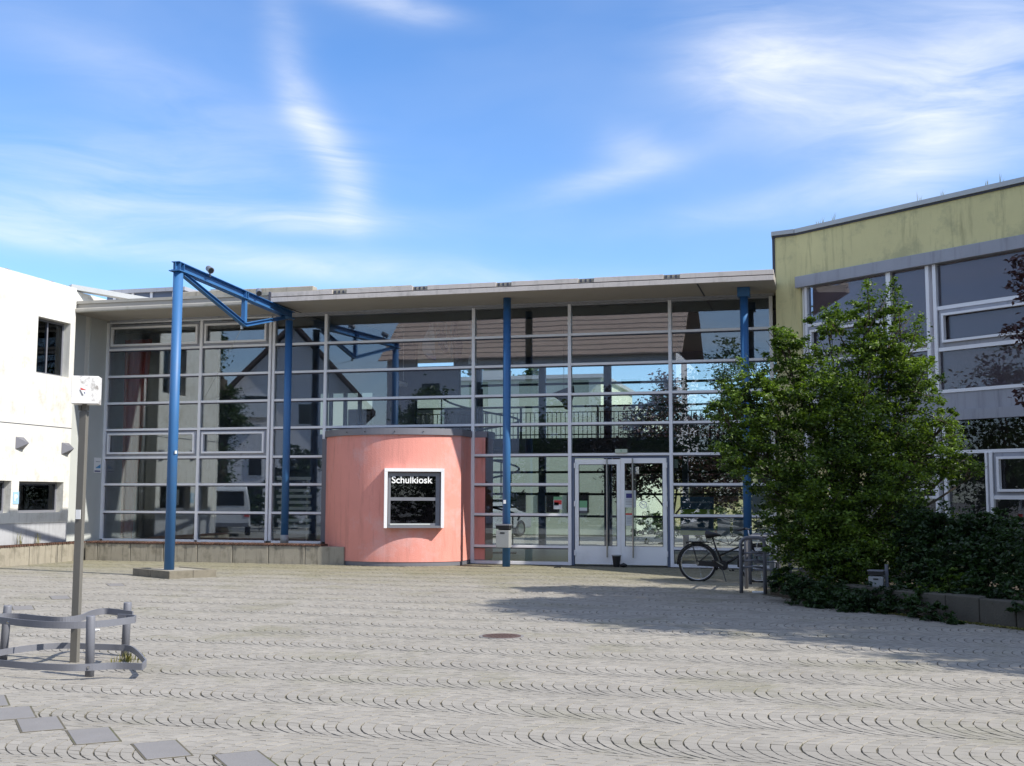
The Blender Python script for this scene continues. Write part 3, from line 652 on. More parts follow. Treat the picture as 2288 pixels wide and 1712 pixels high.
bx = onZ(1962, 1330); lb = litter_bin('litter_bin', .66, 16.75, .20, 'grey litter bin standing among the dark shrubs by the right wing', R(-10), .66)
MB().cyl((.80,16.87,.0), (.80,16.87,.60), .025, 8).build('bin_post', MT['guard'], lb)

# ------------------------------------------------------------------ kiosk
ki = thing('kiosk', (-9.4, 25.9, 0), 'round coral red school kiosk bulging out of the glass front', 'kiosk')
KC, KR = (-9.4, 25.9), 1.95
def foot(R_, cut, m=64):
    pts = []
    a0 = math.acos((cut-KC[0])/R_) 
    a_end = math.asin((FY-KC[1])/R_)                 # right crossing at the facade
    N1 = 110
    for i in range(N1+1):                            # ccw from right crossing round the back to the cut
        a = a_end + (2*math.pi - a0 - a_end)*i/N1; pts.append((KC[0]+R_*math.cos(a), KC[1]+R_*math.sin(a)))
    pts.append((cut, FY)); return pts
fp = foot(KR, -7.80); 
MB().prism(fp, .09, 2.86).build('wall', MT['red'], ki)
MB().prism(foot(KR-.012, -7.812), 0, .089).build('base', MT['cap'], ki)
MB().prism(foot(KR+.045, -7.77), 2.862, 3.005).build('roof_cap', MT['cap'], ki)
kb = MB(); 
for a in (-115, -100, -80, -62): kb.cyl((KC[0]+2.0*math.cos(R(a)), KC[1]+2.0*math.sin(R(a)), 2.93), (KC[0]+2.02*math.cos(R(a)), KC[1]+2.02*math.sin(R(a)), 2.93), .012, 6)
kb.build('cap_screws', MT['black'], ki)
MB().box(XD-.02, XD+.13, FY-.10, FY-.062, .44, 2.86).build('side_strip', MT['cap'], ki)
# service window: faces 25 deg towards +X
wa = R(22.6); ex = (math.cos(wa), math.sin(wa)); ey = (-math.sin(wa), math.cos(wa))   # ey points into the kiosk
wc = (KC[0]+KR*math.sin(wa)*1.0, KC[1]-KR*math.cos(wa)); hw = .65; zb, zt_ = .83, 2.12
win = MB()
for a0, a1, z0, z1 in ((-hw,hw,zt_-.070,zt_),(-hw,-hw+.070,zb,zt_-.072),(hw-.070,hw,zb,zt_-.072)): win.obox(wc, ex, ey, a0, a1, -.15, .22, z0, z1)
wf = win.build('window_frame', MT['white_frame'], ki)
MB().obox(wc, ex, ey, -hw+.087, hw-.087, -.14, .2, zb-.0, zb+.05).build('counter', MT['guard'], wf)
inner = MB()
for a0, a1, z0, z1 in ((-hw+.087,-hw+.14,zb+.05,zt_-.09),(hw-.18,hw-.087,zb+.05,zt_-.09),(-hw+.14,hw-.18,zt_-.17,zt_-.09),(-hw+.14,hw-.18,1.42,1.49),(-hw+.14,hw-.18,zb+.051,zb+.10)): inner.obox(wc, ex, ey, a0, a1, -.06, -.022, z0, z1)
inner.build('sash', MT['guard'], wf)
MB().obox(wc, ex, ey, -hw+.13, hw-.3, -.085, -.061, zb+.06, zb+.095).build('sill_strip', MT['wing_panel'], wf)
MB().obox(wc, ex, ey, -hw+.1, hw-.1, -.045, -.037, zb+.05, zt_-.1).build('pane', GLD, wf)
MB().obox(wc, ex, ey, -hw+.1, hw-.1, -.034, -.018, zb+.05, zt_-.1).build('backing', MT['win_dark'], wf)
def text(name, s, size, loc, rotz, m, parent=None, bold=.0, ext=.002, align='LEFT', **tags):
    cu = bpy.data.curves.new(name, 'FONT'); cu.body = s; cu.size = size; cu.extrude = ext; cu.offset = bold; cu.align_x = align
    ob = bpy.data.objects.new('tmp_text', cu); COL.objects.link(ob); dg = bpy.context.evaluated_depsgraph_get(); dg.update()
    me = bpy.data.meshes.new_from_object(ob.evaluated_get(dg)); me.name = name; COL.objects.unlink(ob); bpy.data.objects.remove(ob)
    me.materials.clear(); me.materials.append(m)
    o = bpy.data.objects.new(name, me); COL.objects.link(o)
    if parent: o.parent = parent
    mw = Matrix.Translation(Vector(loc)-origin_of(parent)) @ Matrix.Rotation(rotz, 4, 'Z') @ Matrix.Rotation(math.pi/2, 4, 'X'); o.matrix_local = mw
    if tags: tag(o, **tags)
    return o
tl = (wc[0]+ex[0]*(-hw+.155)+ey[0]*(-.064), wc[1]+ex[1]*(-hw+.155)+ey[1]*(-.064), 1.80)
text('lettering', 'Schulkiosk', .208, tl, wa, MT['white'], wf, bold=.0035)

# ------------------------------------------------------------------ entrance door
dr = thing('entrance_door', (-4.35, FY, 0), 'pale grey double entrance door with tall steel pull bars', 'door')
fr = MB(); fr.box(XF+.04, XF+.10, FY-.03, FY+.06, 0, 2.41); fr.box(XG-.10, XG-.04, FY-.03, FY+.06, 0, 2.41); fr.box(XF+.10, XG-.10, FY-.03, FY+.06, 2.37, 2.41)
fr.build('door_frame', MT['blue_grey'], dr)
def leaf(x0, x1, y, ht, hx, z_top):
    d = MB(); w = .085
    d.box(x0, x1, y, y+.05, .03, .43); d.box(x0, x1, y, y+.05, z_top-.11, z_top); d.box(x0, x0+w, y, y+.05, .43, z_top-.11); d.box(x1-w, x1, y, y+.05, .43, z_top-.11)
    L = d.build('door_leaf', MT['door'], dr)
    MB().box(x0+w, x1-w, y+.02, y+.032, .43, z_top-.11).build('door_pane', GL, L)
    g_ = MB(); g_.box(x0+w, x0+w+.012, y+.003, y+.02, .43, z_top-.11); g_.box(x1-w-.012, x1-w, y+.003, y+.02, .43, z_top-.11); g_.box(x0+w+.012, x1-w-.012, y+.003, y+.02, z_top-.122, z_top-.11); g_.build('seal', MT['black'], L)
    MB().cyl((hx,y-.07,.19), (hx,y-.07,2.36), .019, 12).tube([(hx,y-.07,.35),(hx,y,.35)], .012, 6).tube([(hx,y-.07,2.2),(hx,y,2.2)], .012, 6).build('pull_bar', MT['steel'], L)
    hg = MB()
    for z in (.22, 1.3, 2.15): hg.cyl(((x0 if x0 < -5 else x1),y-.015,z), ((x0 if x0 < -5 else x1),y-.015,z+.12), .02, 8)
    hg.build('hinge', MT['door'], L)
leaf(-5.375, -4.345, FY-.03, 2.35, -4.64, 2.345)
leaf(-4.335, -3.325, FY-.06, 2.38, -4.06, 2.365)
def on_front(px0, py0, px1, py1, Y, name, m, label, cat, t=.004, parent=None):
    a, b = onY(px0, py0, Y), onY(px1, py1, Y)
    o = MB().box(a.x, b.x, Y-t, Y, b.z, a.z).build(name, m, parent)
    if label: tag(o, label, cat)
    return o, a, b
def poster(px0, py0, px1, py1, Y, label, base='paper', marks=()):
    a, b = onY(px0, py0, Y), onY(px1, py1, Y); t = thing('poster', (a.x, Y, b.z), label, 'poster')
    MB().box(a.x, b.x, Y-.004, Y, b.z, a.z).build('sheet', MT[base], t)
    for u0, v0, u1, v1, m in marks:
        MB().box(a.x+(b.x-a.x)*u0, a.x+(b.x-a.x)*u1, Y-.006, Y-.0045, a.z+(b.z-a.z)*v1, a.z+(b.z-a.z)*v0).build('print', MT[m], t)
    return t, a, b
Yp = FY-.002
lines = lambda m='guard', v0=.35, v1=.85, k=6: [(.12, v0+(v1-v0)*i/k, .85-.1*(i % 2), v0+(v1-v0)*i/k+.02, m) for i in range(k)]
poster(1237,1110,1256,1138, Yp, 'small green and red poster on the pane left of the entrance door', 'paper', [(0,0,1,.25,'green_p'), (.05,.28,.95,.62,'red_p'), (.05,.45,.6,.7,'black')])
poster(1291,1119,1312,1147, FY-.012, 'pale green notice inside the left door leaf', 'paper', [(0,0,1,.55,'green_p'), (.4,.55,.8,.8,'paper'), (0,.8,1,1,'dark_in')])
poster(1395,1096,1421,1134, FY-.065, 'white notice with a dark blue print on the right door leaf', 'paper', [(.15,.18,.8,.45,'navy_p')]+lines('guard', .55, .9, 4))
poster(1398,1147,1415,1175, FY-.045, 'white sheet with a red header low on the right door leaf', 'paper', [(0,0,1,.13,'red_p')]+lines('guard', .3, .9, 5))
a, b = onY(1375,1003.5,FY-.06), onY(1402,1011.5,FY-.06)
es = thing('exit_sign', (a.x, FY, b.z), 'small pale green exit sign standing above the door head', 'sign')
MB().box(a.x, b.x, FY-.10, FY-.062, 2.482, 2.482+.085).build('box', MT['pale_green'], es)
MB().box((a.x+b.x)/2-.008, (a.x+b.x)/2+.008, FY-.104, FY-.101, 2.50, 2.55).tube([((a.x+b.x)/2-.02, FY-.103, 2.545), ((a.x+b.x)/2+.02, FY-.103, 2.545)], .003, 4).build('symbol', MT['green_p'], es)
# round no smoking sticker
c = onY(1437,1128,FY-.045); ns = thing('no_smoking_sticker', c, 'round no smoking sticker with a diagonal bar on the right door leaf', 'sticker')
t_ = MB().tube([(c.x+.075*math.cos(t), c.y, c.z+.075*math.sin(t)) for t in np.linspace(0, 2*math.pi, 25)[:-1]], .009, 6, closed=True); t_.build('ring', MT['white'], ns)
MB().beam((c.x-.05,c.y,c.z+.05), (c.x+.05,c.y,c.z-.05), .008, .014).build('bar', MT['white'], ns); MB().beam((c.x-.045,c.y+.002,c.z-.01), (c.x+.045,c.y+.002,c.z+.012), .006, .012).build('cigarette', MT['white'], ns)
c = onY(1440,1149,FY-.045); ns2 = thing('prohibition_sticker', c, 'smaller round red edged sticker below the no smoking sticker', 'sticker')
MB().tube([(c.x+.05*math.cos(t), c.y, c.z+.05*math.sin(t)) for t in np.linspace(0, 2*math.pi, 21)[:-1]], .005, 6, closed=True).build('ring', MT['rust'], ns2)
MB().beam((c.x-.035,c.y,c.z+.035), (c.x+.035,c.y,c.z-.035), .005, .008).build('bar', MT['rust'], ns2)
# blue and green name boards behind the glass right of the door
def board(px0, py0, px1, py1, pyg, label, rows):
    Y = FY+.05; a, b = onY(px0, py0, Y), onY(px1, py1, Y); gz = onY(px0, pyg, Y).z
    t = thing('name_board', (a.x, Y, b.z), label, 'sign', 'name boards behind the glass right of the door')
    MB().box(a.x, b.x, Y, Y+.02, gz, a.z).build('panel', MT['sign_blue'], t); MB().box(a.x, b.x, Y, Y+.02, b.z, gz).build('stripe', MT['sign_green'], t)
    for s, fy, sz, m in rows: text('lettering', s, sz, (a.x+.05, Y-.004, a.z+(gz-a.z)*fy), 0, MT[m], t, bold=.0005)
board(1520,1110,1595,1150,1138, 'upper navy and green name board of the school behind the glass', [('Erich Kästner-Schule FSA', .50, .062, 'paper')])
board(1520,1158,1595,1196,1185, 'lower navy and green name board behind the glass above the saddle', [('Sonderschulzentrum', .36, .058, 'paper'), ('Bruchsal', .62, .058, 'paper')])
poster(1603,1156,1631,1197, Yp+.1, 'white notice with a blue header left of the handlebar', 'paper', [(0,0,1,.16,'sign_cyan')]+lines('bin', .3, .9, 7))
poster(1637,1156,1662,1193, Yp+.1, 'white notice with a blue header right behind the handlebar', 'paper', [(0,0,1,.16,'sign_cyan')]+lines('bin', .3, .9, 7))
poster(1680,1098,1711,1148, Yp+.1, 'large blank pale sheet behind the glass right of the rear column', 'paper')
poster(1486,1026,1515,1046, FY+.12, 'pale green paper strip high behind the glass right of the door', 'pale_green')
poster(392,1095,400,1128, Yp+.1, 'narrow pale notice behind the glass just right of the gantry post', 'paper')
tag(MB().tube([onY(1600,1185,FY+.3)-Vector((0,0,.0)), onY(1597,1196,FY+.3)], [.01,.09], 12).build('traffic_cone', MT['orange']), 'orange cone tip standing behind the glass over the saddle', 'cone')
# bird silhouette stickers
def bird(px, py, sz, label):
    c = onY(px, py, FY-.0); b = MB(); Y = FY-.001
    pts = [(-1,-.6),(-.4,-.25),(.1,-.3),(.6,.1),(.2,.15),(.75,.6),(.15,.35),(-.1,.0)]
    q = [(c.x+x*sz, c.z+z*sz) for x, z in pts]; n_ = len(q); base = len(b.v)
    b.v += [(x, Y, z) for x, z in q]+[(x, Y+.003, z) for x, z in q]; b.f.append(tuple(range(n_))); b.f.append(tuple(reversed(range(n_, 2*n_))))
    for i in range(n_): j = (i+1) % n_; b.f.append((i, j, n_+j, n_+i))
    tag(b.build('bird_sticker', MT['black']), label, 'sticker', 'black bird silhouettes on the glass')
bird(1209,1027,.09,'black bird silhouette on the pane below the gallery'); bird(1168,1098,.09,'black bird silhouette lower down on the pane beside the column')
# doorstop pot
ds = thing('door_pot', (-4.45, FY-.2, 0), 'black tapered pot standing in front of the closed entrance door', 'pot')
dx, dy = onZ(1383, 1268).x, FY-.30; dx = -4.40
MB().tube([(dx,dy,0.0),(dx,dy,.24),(dx,dy,.245)], [.065,.10,.105], 16).build('pot', MT['black'], ds); MB().tube([(dx,dy,.235),(dx,dy,.255)], .108, 16).build('rim', MT['bin'], ds)
sh = MB().tube([(dx+.09,dy-.06,.03),(dx+.17,dy-.07,.045),(dx+.24,dy-.06,.03)], [.03,.05,.025], 10).build('shoe', MT['black'], smooth=True); tag(sh, 'small black lump lying beside the pot at the door', 'doorstop')
lx = onZ(1248,1270); l = MB().tube([(lx.x-.1,lx.y,.01),(lx.x,lx.y,.035),(lx.x+.05,lx.y,.03)], [.008,.02,.025], 8).build('litter', MT['black']); tag(l, 'dark scrap of litter on the ground left of the door', 'litter')
lw = onZ(1695,1326); o = MB().box(lw.x-.1,lw.x+.1,lw.y-.04,lw.y+.04,.0,.035).build('carton', MT['white'], bevel=.01); tag(o, 'flat white carton lying at the foot of the bicycle rack', 'litter')

# ------------------------------------------------------------------ BENCH and terrace
bn = thing('bench_wall', (-14, 24.6, 0), 'long low concrete bench wall topped with brown wooden slats below the glass', 'bench')
eb = Vector((1, 0, 0)); bb = (eb.x, eb.y); bp_ = (-eb.y, eb.x)
o_ = (-16.85, 24.12); L_ = 6.5
xs_ = [0]+[onY(px, 1250, 24.12).x+16.85 for px in (216,290,364,440,519,599,681,769)]; L_ = xs_[-1]
for i in range(len(xs_)-1):
    MB().obox(o_, bb, bp_, xs_[i]+.009, xs_[i+1]-.009, 0, .22, -.02, .395).build('concrete_block', MT['bench_conc'], bn, bevel=.008)
MB().obox(o_, bb, bp_, .01, L_-.01, .03, .25, 0, .385).build('bench_core', MT['dark_in'], bn)
sl = MB(); k = .02
while k < L_-.55:
    dxr = random.uniform(-.004,.004); sl.obox(o_, bb, bp_, k+dxr, k+.052+dxr, -.02+random.uniform(-.01,.01), .40, .405, .445+random.uniform(-.003,.003)); k += .078
sl.build('seat_slats', MT['wood'], bn, kind='stuff')
b2 = thing('bench_wall', (-17.0, 22.0, 0), 'low concrete bench wall with brown slats running along the white wing', 'bench')
yy = 24.11
while yy > 20.4:
    MB().box(-17.05, -16.86, yy-.97, yy-.01, -.02, .395).build('concrete_block', MT['bench_conc'], b2, bevel=.008); yy -= .98
sl = MB(); k = 24.1
while k > 20.3:
    sl.box(-17.08, -16.84+random.uniform(-.008,.008), k-.052, k, .405, .445+random.uniform(-.003,.003)); k -= .078
sl.build('seat_slats', MT['wood'], b2, kind='stuff')
tr_ = MB().prism([(-17.9,24.35),(-10.9,24.35),(-10.9,25.56),(-17.9,25.56)], -.02, .40).build('terrace', MT['concrete'], kind='structure')

# ------------------------------------------------------------------ LEFT WING
WX = -17.10; k1 = .9771; zz = lambda z: 1.5+(z-1.5)*k1
lwg = thing('white_wing', (-20, 22, 0), 'white rendered two storey school wing with deep square windows', 'school building')
openings = [(22.95*k1, 24.15*k1, zz(4.335), zz(5.645)), (22.53*k1, 24.12*k1, zz(1.12), zz(1.828)), (21.05, 22.27*k1, zz(1.12), zz(1.835))]
Y0, Y1, ZT = 20.55, 23.78, 6.42
def wall_with_holes(X0, X1, y0, y1, z0, z1, holes):
    ys = sorted({y0, y1, *[h[0] for h in holes], *[h[1] for h in holes]}); zs = sorted({z0, z1, *[h[2] for h in holes], *[h[3] for h in holes]})
    b = MB()
    for i in range(len(ys)-1):
        runs = []; 
        for j in range(len(zs)-1):
            cy_, cz_ = (ys[i]+ys[i+1])/2, (zs[j]+zs[j+1])/2
            if any(h[0] < cy_ < h[1] and h[2] < cz_ < h[3] for h in holes): continue
            if runs and abs(runs[-1][1]-zs[j]) < 1e-6: runs[-1][1] = zs[j+1]
            else: runs.append([zs[j], zs[j+1]])
        for a, c in runs: b.box(X0, X1, ys[i], ys[i+1], a, c)
    return b
wall_with_holes(WX-.34, WX, Y0, Y1, .90, ZT, openings).build('wall', MT['white_render'], lwg)
MB().box(WX-.33, WX-.012, Y0+.003, Y1-.01, 0, .898).build('wall_foot_band', MT['wall_foot_grey'], lwg)  # greyer, streaked tone along the foot of the wall
MB().box(WX-8, WX-.36, Y0+.31, 36, 0, ZT-.05).build('core_block', MT['white_render'], lwg)
MB().box(WX-8, WX-.345, Y0-.004, Y0+.3, 0, ZT-.02).build('end_wall', MT['white_render'], lwg)
MB().box(WX-.001, WX+.004, Y0, Y1, 3.075, 3.092).build('joint_line', MT['alu_dark'], lwg)
crumb = MB()
for i in range(26):
    y = random.uniform(Y0, Y1); s = random.uniform(.015, .04); crumb.box(WX-.1-s, WX-.06, y, y+s*2, ZT-.005, ZT+s*.8)
crumb.build('parapet_moss', MT['bench_conc'], lwg, kind='stuff')
for a, b, c, d in openings:
    f = MB(); X = WX-.21
    f.box(X, X+.03, a, b, d-.05, d); f.box(X, X+.03, a, b, c, c+.05); f.box(X, X+.03, a, a+.05, c+.05, d-.05); f.box(X, X+.03, b-.05, b, c+.05, d-.05); 
    if d-c > 1: f.box(X+.001, X+.028, (a+b)/2-.02, (a+b)/2+.02, c+.05, d-.05)
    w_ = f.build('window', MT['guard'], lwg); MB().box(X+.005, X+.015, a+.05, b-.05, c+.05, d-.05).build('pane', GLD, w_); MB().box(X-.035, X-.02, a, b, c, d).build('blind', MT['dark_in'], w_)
def wall_lamp(y, z, yp):
    s = .135; b = MB(); ap = (WX+.21, y+yp, z-.0)
    v = [(WX+.004,y-s,z-s),(WX+.004,y+s,z-s),(WX+.004,y+s,z+s),(WX+.004,y-s,z+s)]
    for i in range(4): b.quad(v[i], v[(i+1) % 4], ap)
    b.quad(*reversed(v)); b.build('wall_lamp', MT['cap'], lwg)
wall_lamp(21.97, 2.655, .05); wall_lamp(23.57, 2.60, .05); pass
# recessed pier between the wing and the glass
PXp = -17.44
MB().box(PXp-.3, PXp, 23.79, 24.66, .40, 5.9).build('pier', MT['wing_panel'], lwg); MB().box(PXp-.3, PXp-.03, 24.661, 24.86, .40, 5.9).build('recess_strip', MT['blue_grey'], lwg); MB().box(PXp-.3, PXp, 24.861, 25.58, .40, 5.9).build('pier', MT['wing_panel'], lwg)
MB().box(WX-.9, PXp-.0, 24.0, 27, 6.06, 6.45).build('pier_head', MT['white_render'], lwg)
dp = MB(); dp.cyl((PXp+.07,24.05,.42), (PXp+.07,24.05,5.9), .045, 12); dq = dp.build('downpipe', MT['zinc'], lwg, smooth=True)
for z in (1.6, 3.3, 5.15): MB().cyl((PXp+.07,24.05,z), (PXp+.07,24.05,z+.05), .055, 12).build('pipe_clamp', MT['zinc'], dq)
# P sign and panel sign on the wing
ps = thing('parking_sign', (WX, 21.9, 1.4), 'small pale blue sign with a letter P between the low windows', 'sign')
MB().box(WX+.003, WX+.010, 21.83, 22.02, 1.32, 1.59).build('plate', mat('pale_blue', (.35,.55,.72), .5), ps); text('lettering', 'P', .2, (WX+.013, 21.86, 1.39), R(90), MT['white'], ps, bold=.003)
fs = thing('notice_sign', (PXp, 25.2, 2.2), 'small white sign with a blue wedge on the pale pier beside the glass', 'sign')
MB().box(PXp+.003, PXp+.010, 25.20, 25.48, 2.08, 2.45).build('plate', MT['white'], fs)
MB().quad((PXp+.013,25.24,2.19),(PXp+.013,25.46,2.19),(PXp+.013,25.46,2.29)).build('wedge', MT['sign_cyan'], fs); MB().box(PXp+.0105,PXp+.013,25.22,25.46,2.10,2.13).build('bar', MT['navy_p'], fs); MB().box(PXp+.0105,PXp+.013,25.26,25.44,2.345,2.355).build('bar', MT['guard'], fs)
# weeds on the terrace edge
def tuft(name, c, n, h, spread, m, label, group=None, cat='weed'):
    b = MB()
    for _ in range(n):
        a = random.uniform(0, 6.28); r = random.uniform(0, spread); p = Vector((c[0]+r*math.cos(a), c[1]+r*math.sin(a), c[2])); hh = h*random.uniform(.5, 1.1); a2 = random.uniform(0, 6.28)
        d = Vector((math.cos(a2), math.sin(a2), 0))*hh*random.uniform(.1, .5); s = Vector((-math.sin(a2), math.cos(a2), 0))*.005
        m1 = p+d*.4+Vector((0,0,hh*.6)); t = p+d+Vector((0,0,hh)); b.quad(p-s, p+s, m1+s*.8, m1-s*.8); b.quad(m1-s*.8, m1+s*.8, t)
    return tag(b.build(name, m), label, cat, group, 'stuff' if n > 40 else None)
tuft('weed', (-17.0, 22.0, .45), 14, .3, .08, GRS, 'small weed growing behind the wing bench near the frame edge'); tuft('weed', (-17.0, 22.6, .45), 9, .35, .05, GRS, 'thin weed by the white wall left of the sign pole')

# ------------------------------------------------------------------ RIGHT WING
P0 = Vector((-.454, 24.9, 0)); er = (math.cos(R(-38)), math.sin(R(-38))); nr = (math.sin(R(-38)), -math.cos(R(-38)))  # nr points to the forecourt
inn_ = (-nr[0], -nr[1])
rw = thing('olive_wing', (4, 24, 0), 'olive green rendered school wing with long window bands set at an angle', 'school building')
ZC = 7.06; LR = 9.5
Q = lambda a, b: (P0.x+er[0]*a+inn_[0]*b, P0.y+er[1]*a+inn_[1]*b)
rb = lambda a0, a1, b0, b1, z0, z1, name, m, **k: MB().obox((P0.x, P0.y), er, inn_, a0, a1, b0, b1, z0, z1).build(name, MT[m] if isinstance(m, str) else m, k.pop('parent', rw), **k)
rb(0, LR, 0, .3, 6.12, ZC, 'wall', 'olive')
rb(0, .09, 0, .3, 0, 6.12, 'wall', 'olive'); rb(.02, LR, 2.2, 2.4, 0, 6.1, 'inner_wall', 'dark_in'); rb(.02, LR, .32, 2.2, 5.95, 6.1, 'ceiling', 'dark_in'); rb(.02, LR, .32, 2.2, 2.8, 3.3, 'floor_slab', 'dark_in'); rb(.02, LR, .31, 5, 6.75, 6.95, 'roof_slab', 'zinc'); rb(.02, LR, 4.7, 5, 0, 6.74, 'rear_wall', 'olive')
# corner piece facing the forecourt
MB().prism([(-.90,25.05),(-.454,24.9),Q(0,.3),(-.3,26.2),(-.90,26.2)], 0, ZC).build('corner_wall', MT['olive'], rw)
cp = MB(); cp.obox((P0.x,P0.y), er, inn_, -.03, LR, -.07, .4, ZC, ZC+.09); cp.prism([(-.97,24.98),(-.50,24.83),Q(-.03,.4),(-.3,26.3),(-.97,26.3)], ZC, ZC+.088)
cp.build('coping', MT['zinc'], rw)
MB().prism([(-.93,25.02),(-.47,24.87),(-.45,24.93),(-.91,25.08)], ZC-.035, ZC-.001).build('drip_edge', MT['alu_dark'], rw); rb(0, LR, -.03, .02, ZC-.035, ZC-.001, 'drip_edge', 'alu_dark')
MB().box(-.955, -.905, 25.03, 26.3, 5.95, ZC+.06).build('verge_flashing', MT['alu_dark'], rw)
rb(.02, LR, -.10, .1, 5.88, 6.119, 'lintel', 'lintel', bevel=.01)
rb(.09, LR, .02, .1, 3.12, 3.45, 'spandrel', 'lintel'); rb(.09, LR, -.04, .12, 2.93, 3.119, 'spandrel_sill', 'lintel')
rb(.09, LR, .05, .3, 0, .6, 'base_wall', 'olive')
for a, b, z0, z1, f in [(.09,.13,3.45,5.88,0),(.20,.26,3.45,5.88,1),(2.18,2.28,4.42,5.88,1),(3.05,3.12,3.46,5.88,1),(3.20,3.27,3.46,5.88,1),(5.9,6.0,3.46,5.88,1),(8.3,8.4,3.46,5.88,1),
                     (.09,.2,.6,2.93,1),(3.12,3.19,.6,2.93,1),(3.30,3.37,.6,2.93,1),(4.13,4.17,.6,2.32,1),(4.21,4.27,.6,2.32,1),(6.4,6.5,.6,2.93,1),(8.5,8.6,.6,2.93,1)]:
    rb(a, b, -.02 if f else .05, .12, z0, z1, 'window_post', 'alu')
for a, b, zc, h in [(.26,2.18,5.07,.06),(.26,3.05,4.30,.06),(3.27,8.3,5.04,.07),(3.27,8.3,4.26,.07),(.26,8.4,3.475,.06),(3.37,8.4,2.345,.06),(2.28,3.05,4.42,.05),(4.27,8.4,1.52,.07),(.2,3.12,1.52,.05),(.2,3.12,1.66,.05),(.2,3.12,2.345,.05)]:
    rb(a, b, .0, .11, zc-h/2, zc+h/2, 'window_rail', 'alu')
def rw_case(a0, a1, z0, z1):
    b = MB(); w = .045; o = (P0.x, P0.y)
    for p in ((a0,a1,z0,z0+w),(a0,a1,z1-w,z1),(a0,a0+w,z0+w,z1-w),(a1-w,a1,z0+w,z1-w)): b.obox(o, er, inn_, p[0], p[1], -.045, .04, p[2], p[3])
    f = b.build('casement', MT['alu'], rw)
    s = MB(); 
    for p in ((a0-.07,a1+.07,z0-.08,z0),(a0-.07,a1+.07,z1,z1+.07),(a0-.07,a0,z0,z1),(a1,a1+.07,z0,z1)): s.obox(o, er, inn_, p[0], p[1], .01, .05, p[2], p[3])
    s.build('frame_backing', MT['lintel'], f)
rw_case(3.37, 5.8, 4.38, 4.93); rw_case(6.1, 8.2, 4.38, 4.93); rw_case(.33, 2.1, 4.42, 4.96); rw_case(4.36, 6.3, 1.62, 2.24)
for a, b, z0, z1 in [(.26,2.18,5.1,5.86),(.26,2.18,4.33,5.04),(2.28,3.05,4.44,5.86),(.26,3.05,3.5,4.27),(3.27,5.9,5.08,5.86),(3.27,5.9,4.30,5.0),(3.27,5.9,3.5,4.22),(6.0,8.3,5.08,5.86),(6.0,8.3,4.3,5.0),(6.0,8.3,3.5,4.22),
                     (.2,3.12,2.37,2.93),(.2,3.12,1.68,2.32),(.2,3.12,.6,1.5),(3.37,4.13,.6,2.32),(3.37,6.4,2.37,2.93),(4.27,6.4,1.56,2.32),(4.27,6.4,.6,1.49)]:
    rb(a, b, .055, .07, z0, z1, 'window_pane', GLD)
rb(.3, LR, .13, .14, 3.5, 5.9, 'roller_blind', 'curtain')
rb(-.02, .06, -.05, -.03, 0, 0.01, 'threshold', 'zinc')
for i in range(9):
    a = (.5,.62,.9,2.9,3.4,4.3,4.6,5.1,5.5)[i]; p = Q(a, .1)
    tuft('roof_weed', (p[0], p[1], ZC+.09), 5, .2, .05, GRS, None, 'dry weeds on the coping of the olive wing'); o = bpy.context.scene.collection.objects[-1]; tag(o, ['leftmost','second','third','fourth','fifth','sixth','seventh','eighth','ninth'][i]+' wispy dry weed from the corner on the olive wing coping', 'weed', 'dry weeds on the coping of the olive wing')
# pole next to the corner
tag(MB().cyl((-.98,22.6,0), (-.98,22.6,.95), .045, 12).build('steel_bollard', MT['bin'], smooth=True), 'pale grey steel bollard behind the bicycle rack', 'bollard')

# ------------------------------------------------------------------ bicycle rack and bicycle
rk = thing('bicycle_rack', (-1.1, 19.4, 0), 'grey tubular bicycle rack holding one black bicycle', 'bicycle rack')
def hoop(y, x0, x1, z):
    b = MB(); b.tube([(x0,y,-.02),(x0,y,z-.09),(x0+.03,y,z-.03),(x0+.09,y,z),(x1-.09,y,z),(x1-.03,y,z-.03),(x1,y,z-.09),(x1,y,-.02)], .03, 12)
    return b.build('hoop', MT['guard'], rk, smooth=True)
hoop(18.95, -1.30, -.93, .87); hoop(19.9, -1.28, -.75, .86); hoop(20.9, -1.28, -.6, .86)
for z in (.40, .50, .62): MB().tube([(-1.28,18.98,z),(-1.1,18.92,z+.02),(-.95,18.98,z)], .017, 8).build('rail', MT['guard'], rk, smooth=True)
for x0 in (-1.26, -.92): MB().cyl((x0,18.95,.84), (x0+.05,20.9,.84), .02, 8).build('rail', MT['guard'], rk, smooth=True)
for z in (.25, .38, .5): MB().cyl((-1.2,20.9,z), (-.35,21.6,z), .017, 8).build('rail', MT['guard'], rk, smooth=True)
bk = thing('bicycle', (-1.7, 21.4, 0), 'black city bicycle with a rear carrier parked at the rack', 'bicycle')
BYk = 21.40; rx, fx, wr = -2.24, -1.16, .325
Bp = lambda x, z, y=0: (x, BYk+y, z)
def wheel(x):
    w = MB().tube([Bp(x+wr*math.cos(t), wr+wr*math.sin(t)) for t in np.linspace(0, 2*math.pi, 41)[:-1]], .019, 8, closed=True).build('tyre', MT['rubber'], bk, smooth=True)
    MB().tube([Bp(x+(wr-.028)*math.cos(t), wr+(wr-.028)*math.sin(t)) for t in np.linspace(0, 2*math.pi, 41)[:-1]], .011, 6, closed=True).build('rim', MT['chrome'], w, smooth=True)
    s = MB()
    for i in range(28):
        t = 2*math.pi*i/28; s.tube([Bp(x+.02*math.cos(t+1.2), wr+.02*math.sin(t+1.2), .02*(-1)**i), Bp(x+(wr-.03)*math.cos(t), wr+(wr-.03)*math.sin(t))], .0014, 3)
    s.build('spokes', MT['chrome'], w); MB().cyl(Bp(x, wr, -.05), Bp(x, wr, .05), .03, 12).build('hub', MT['steel'], w)
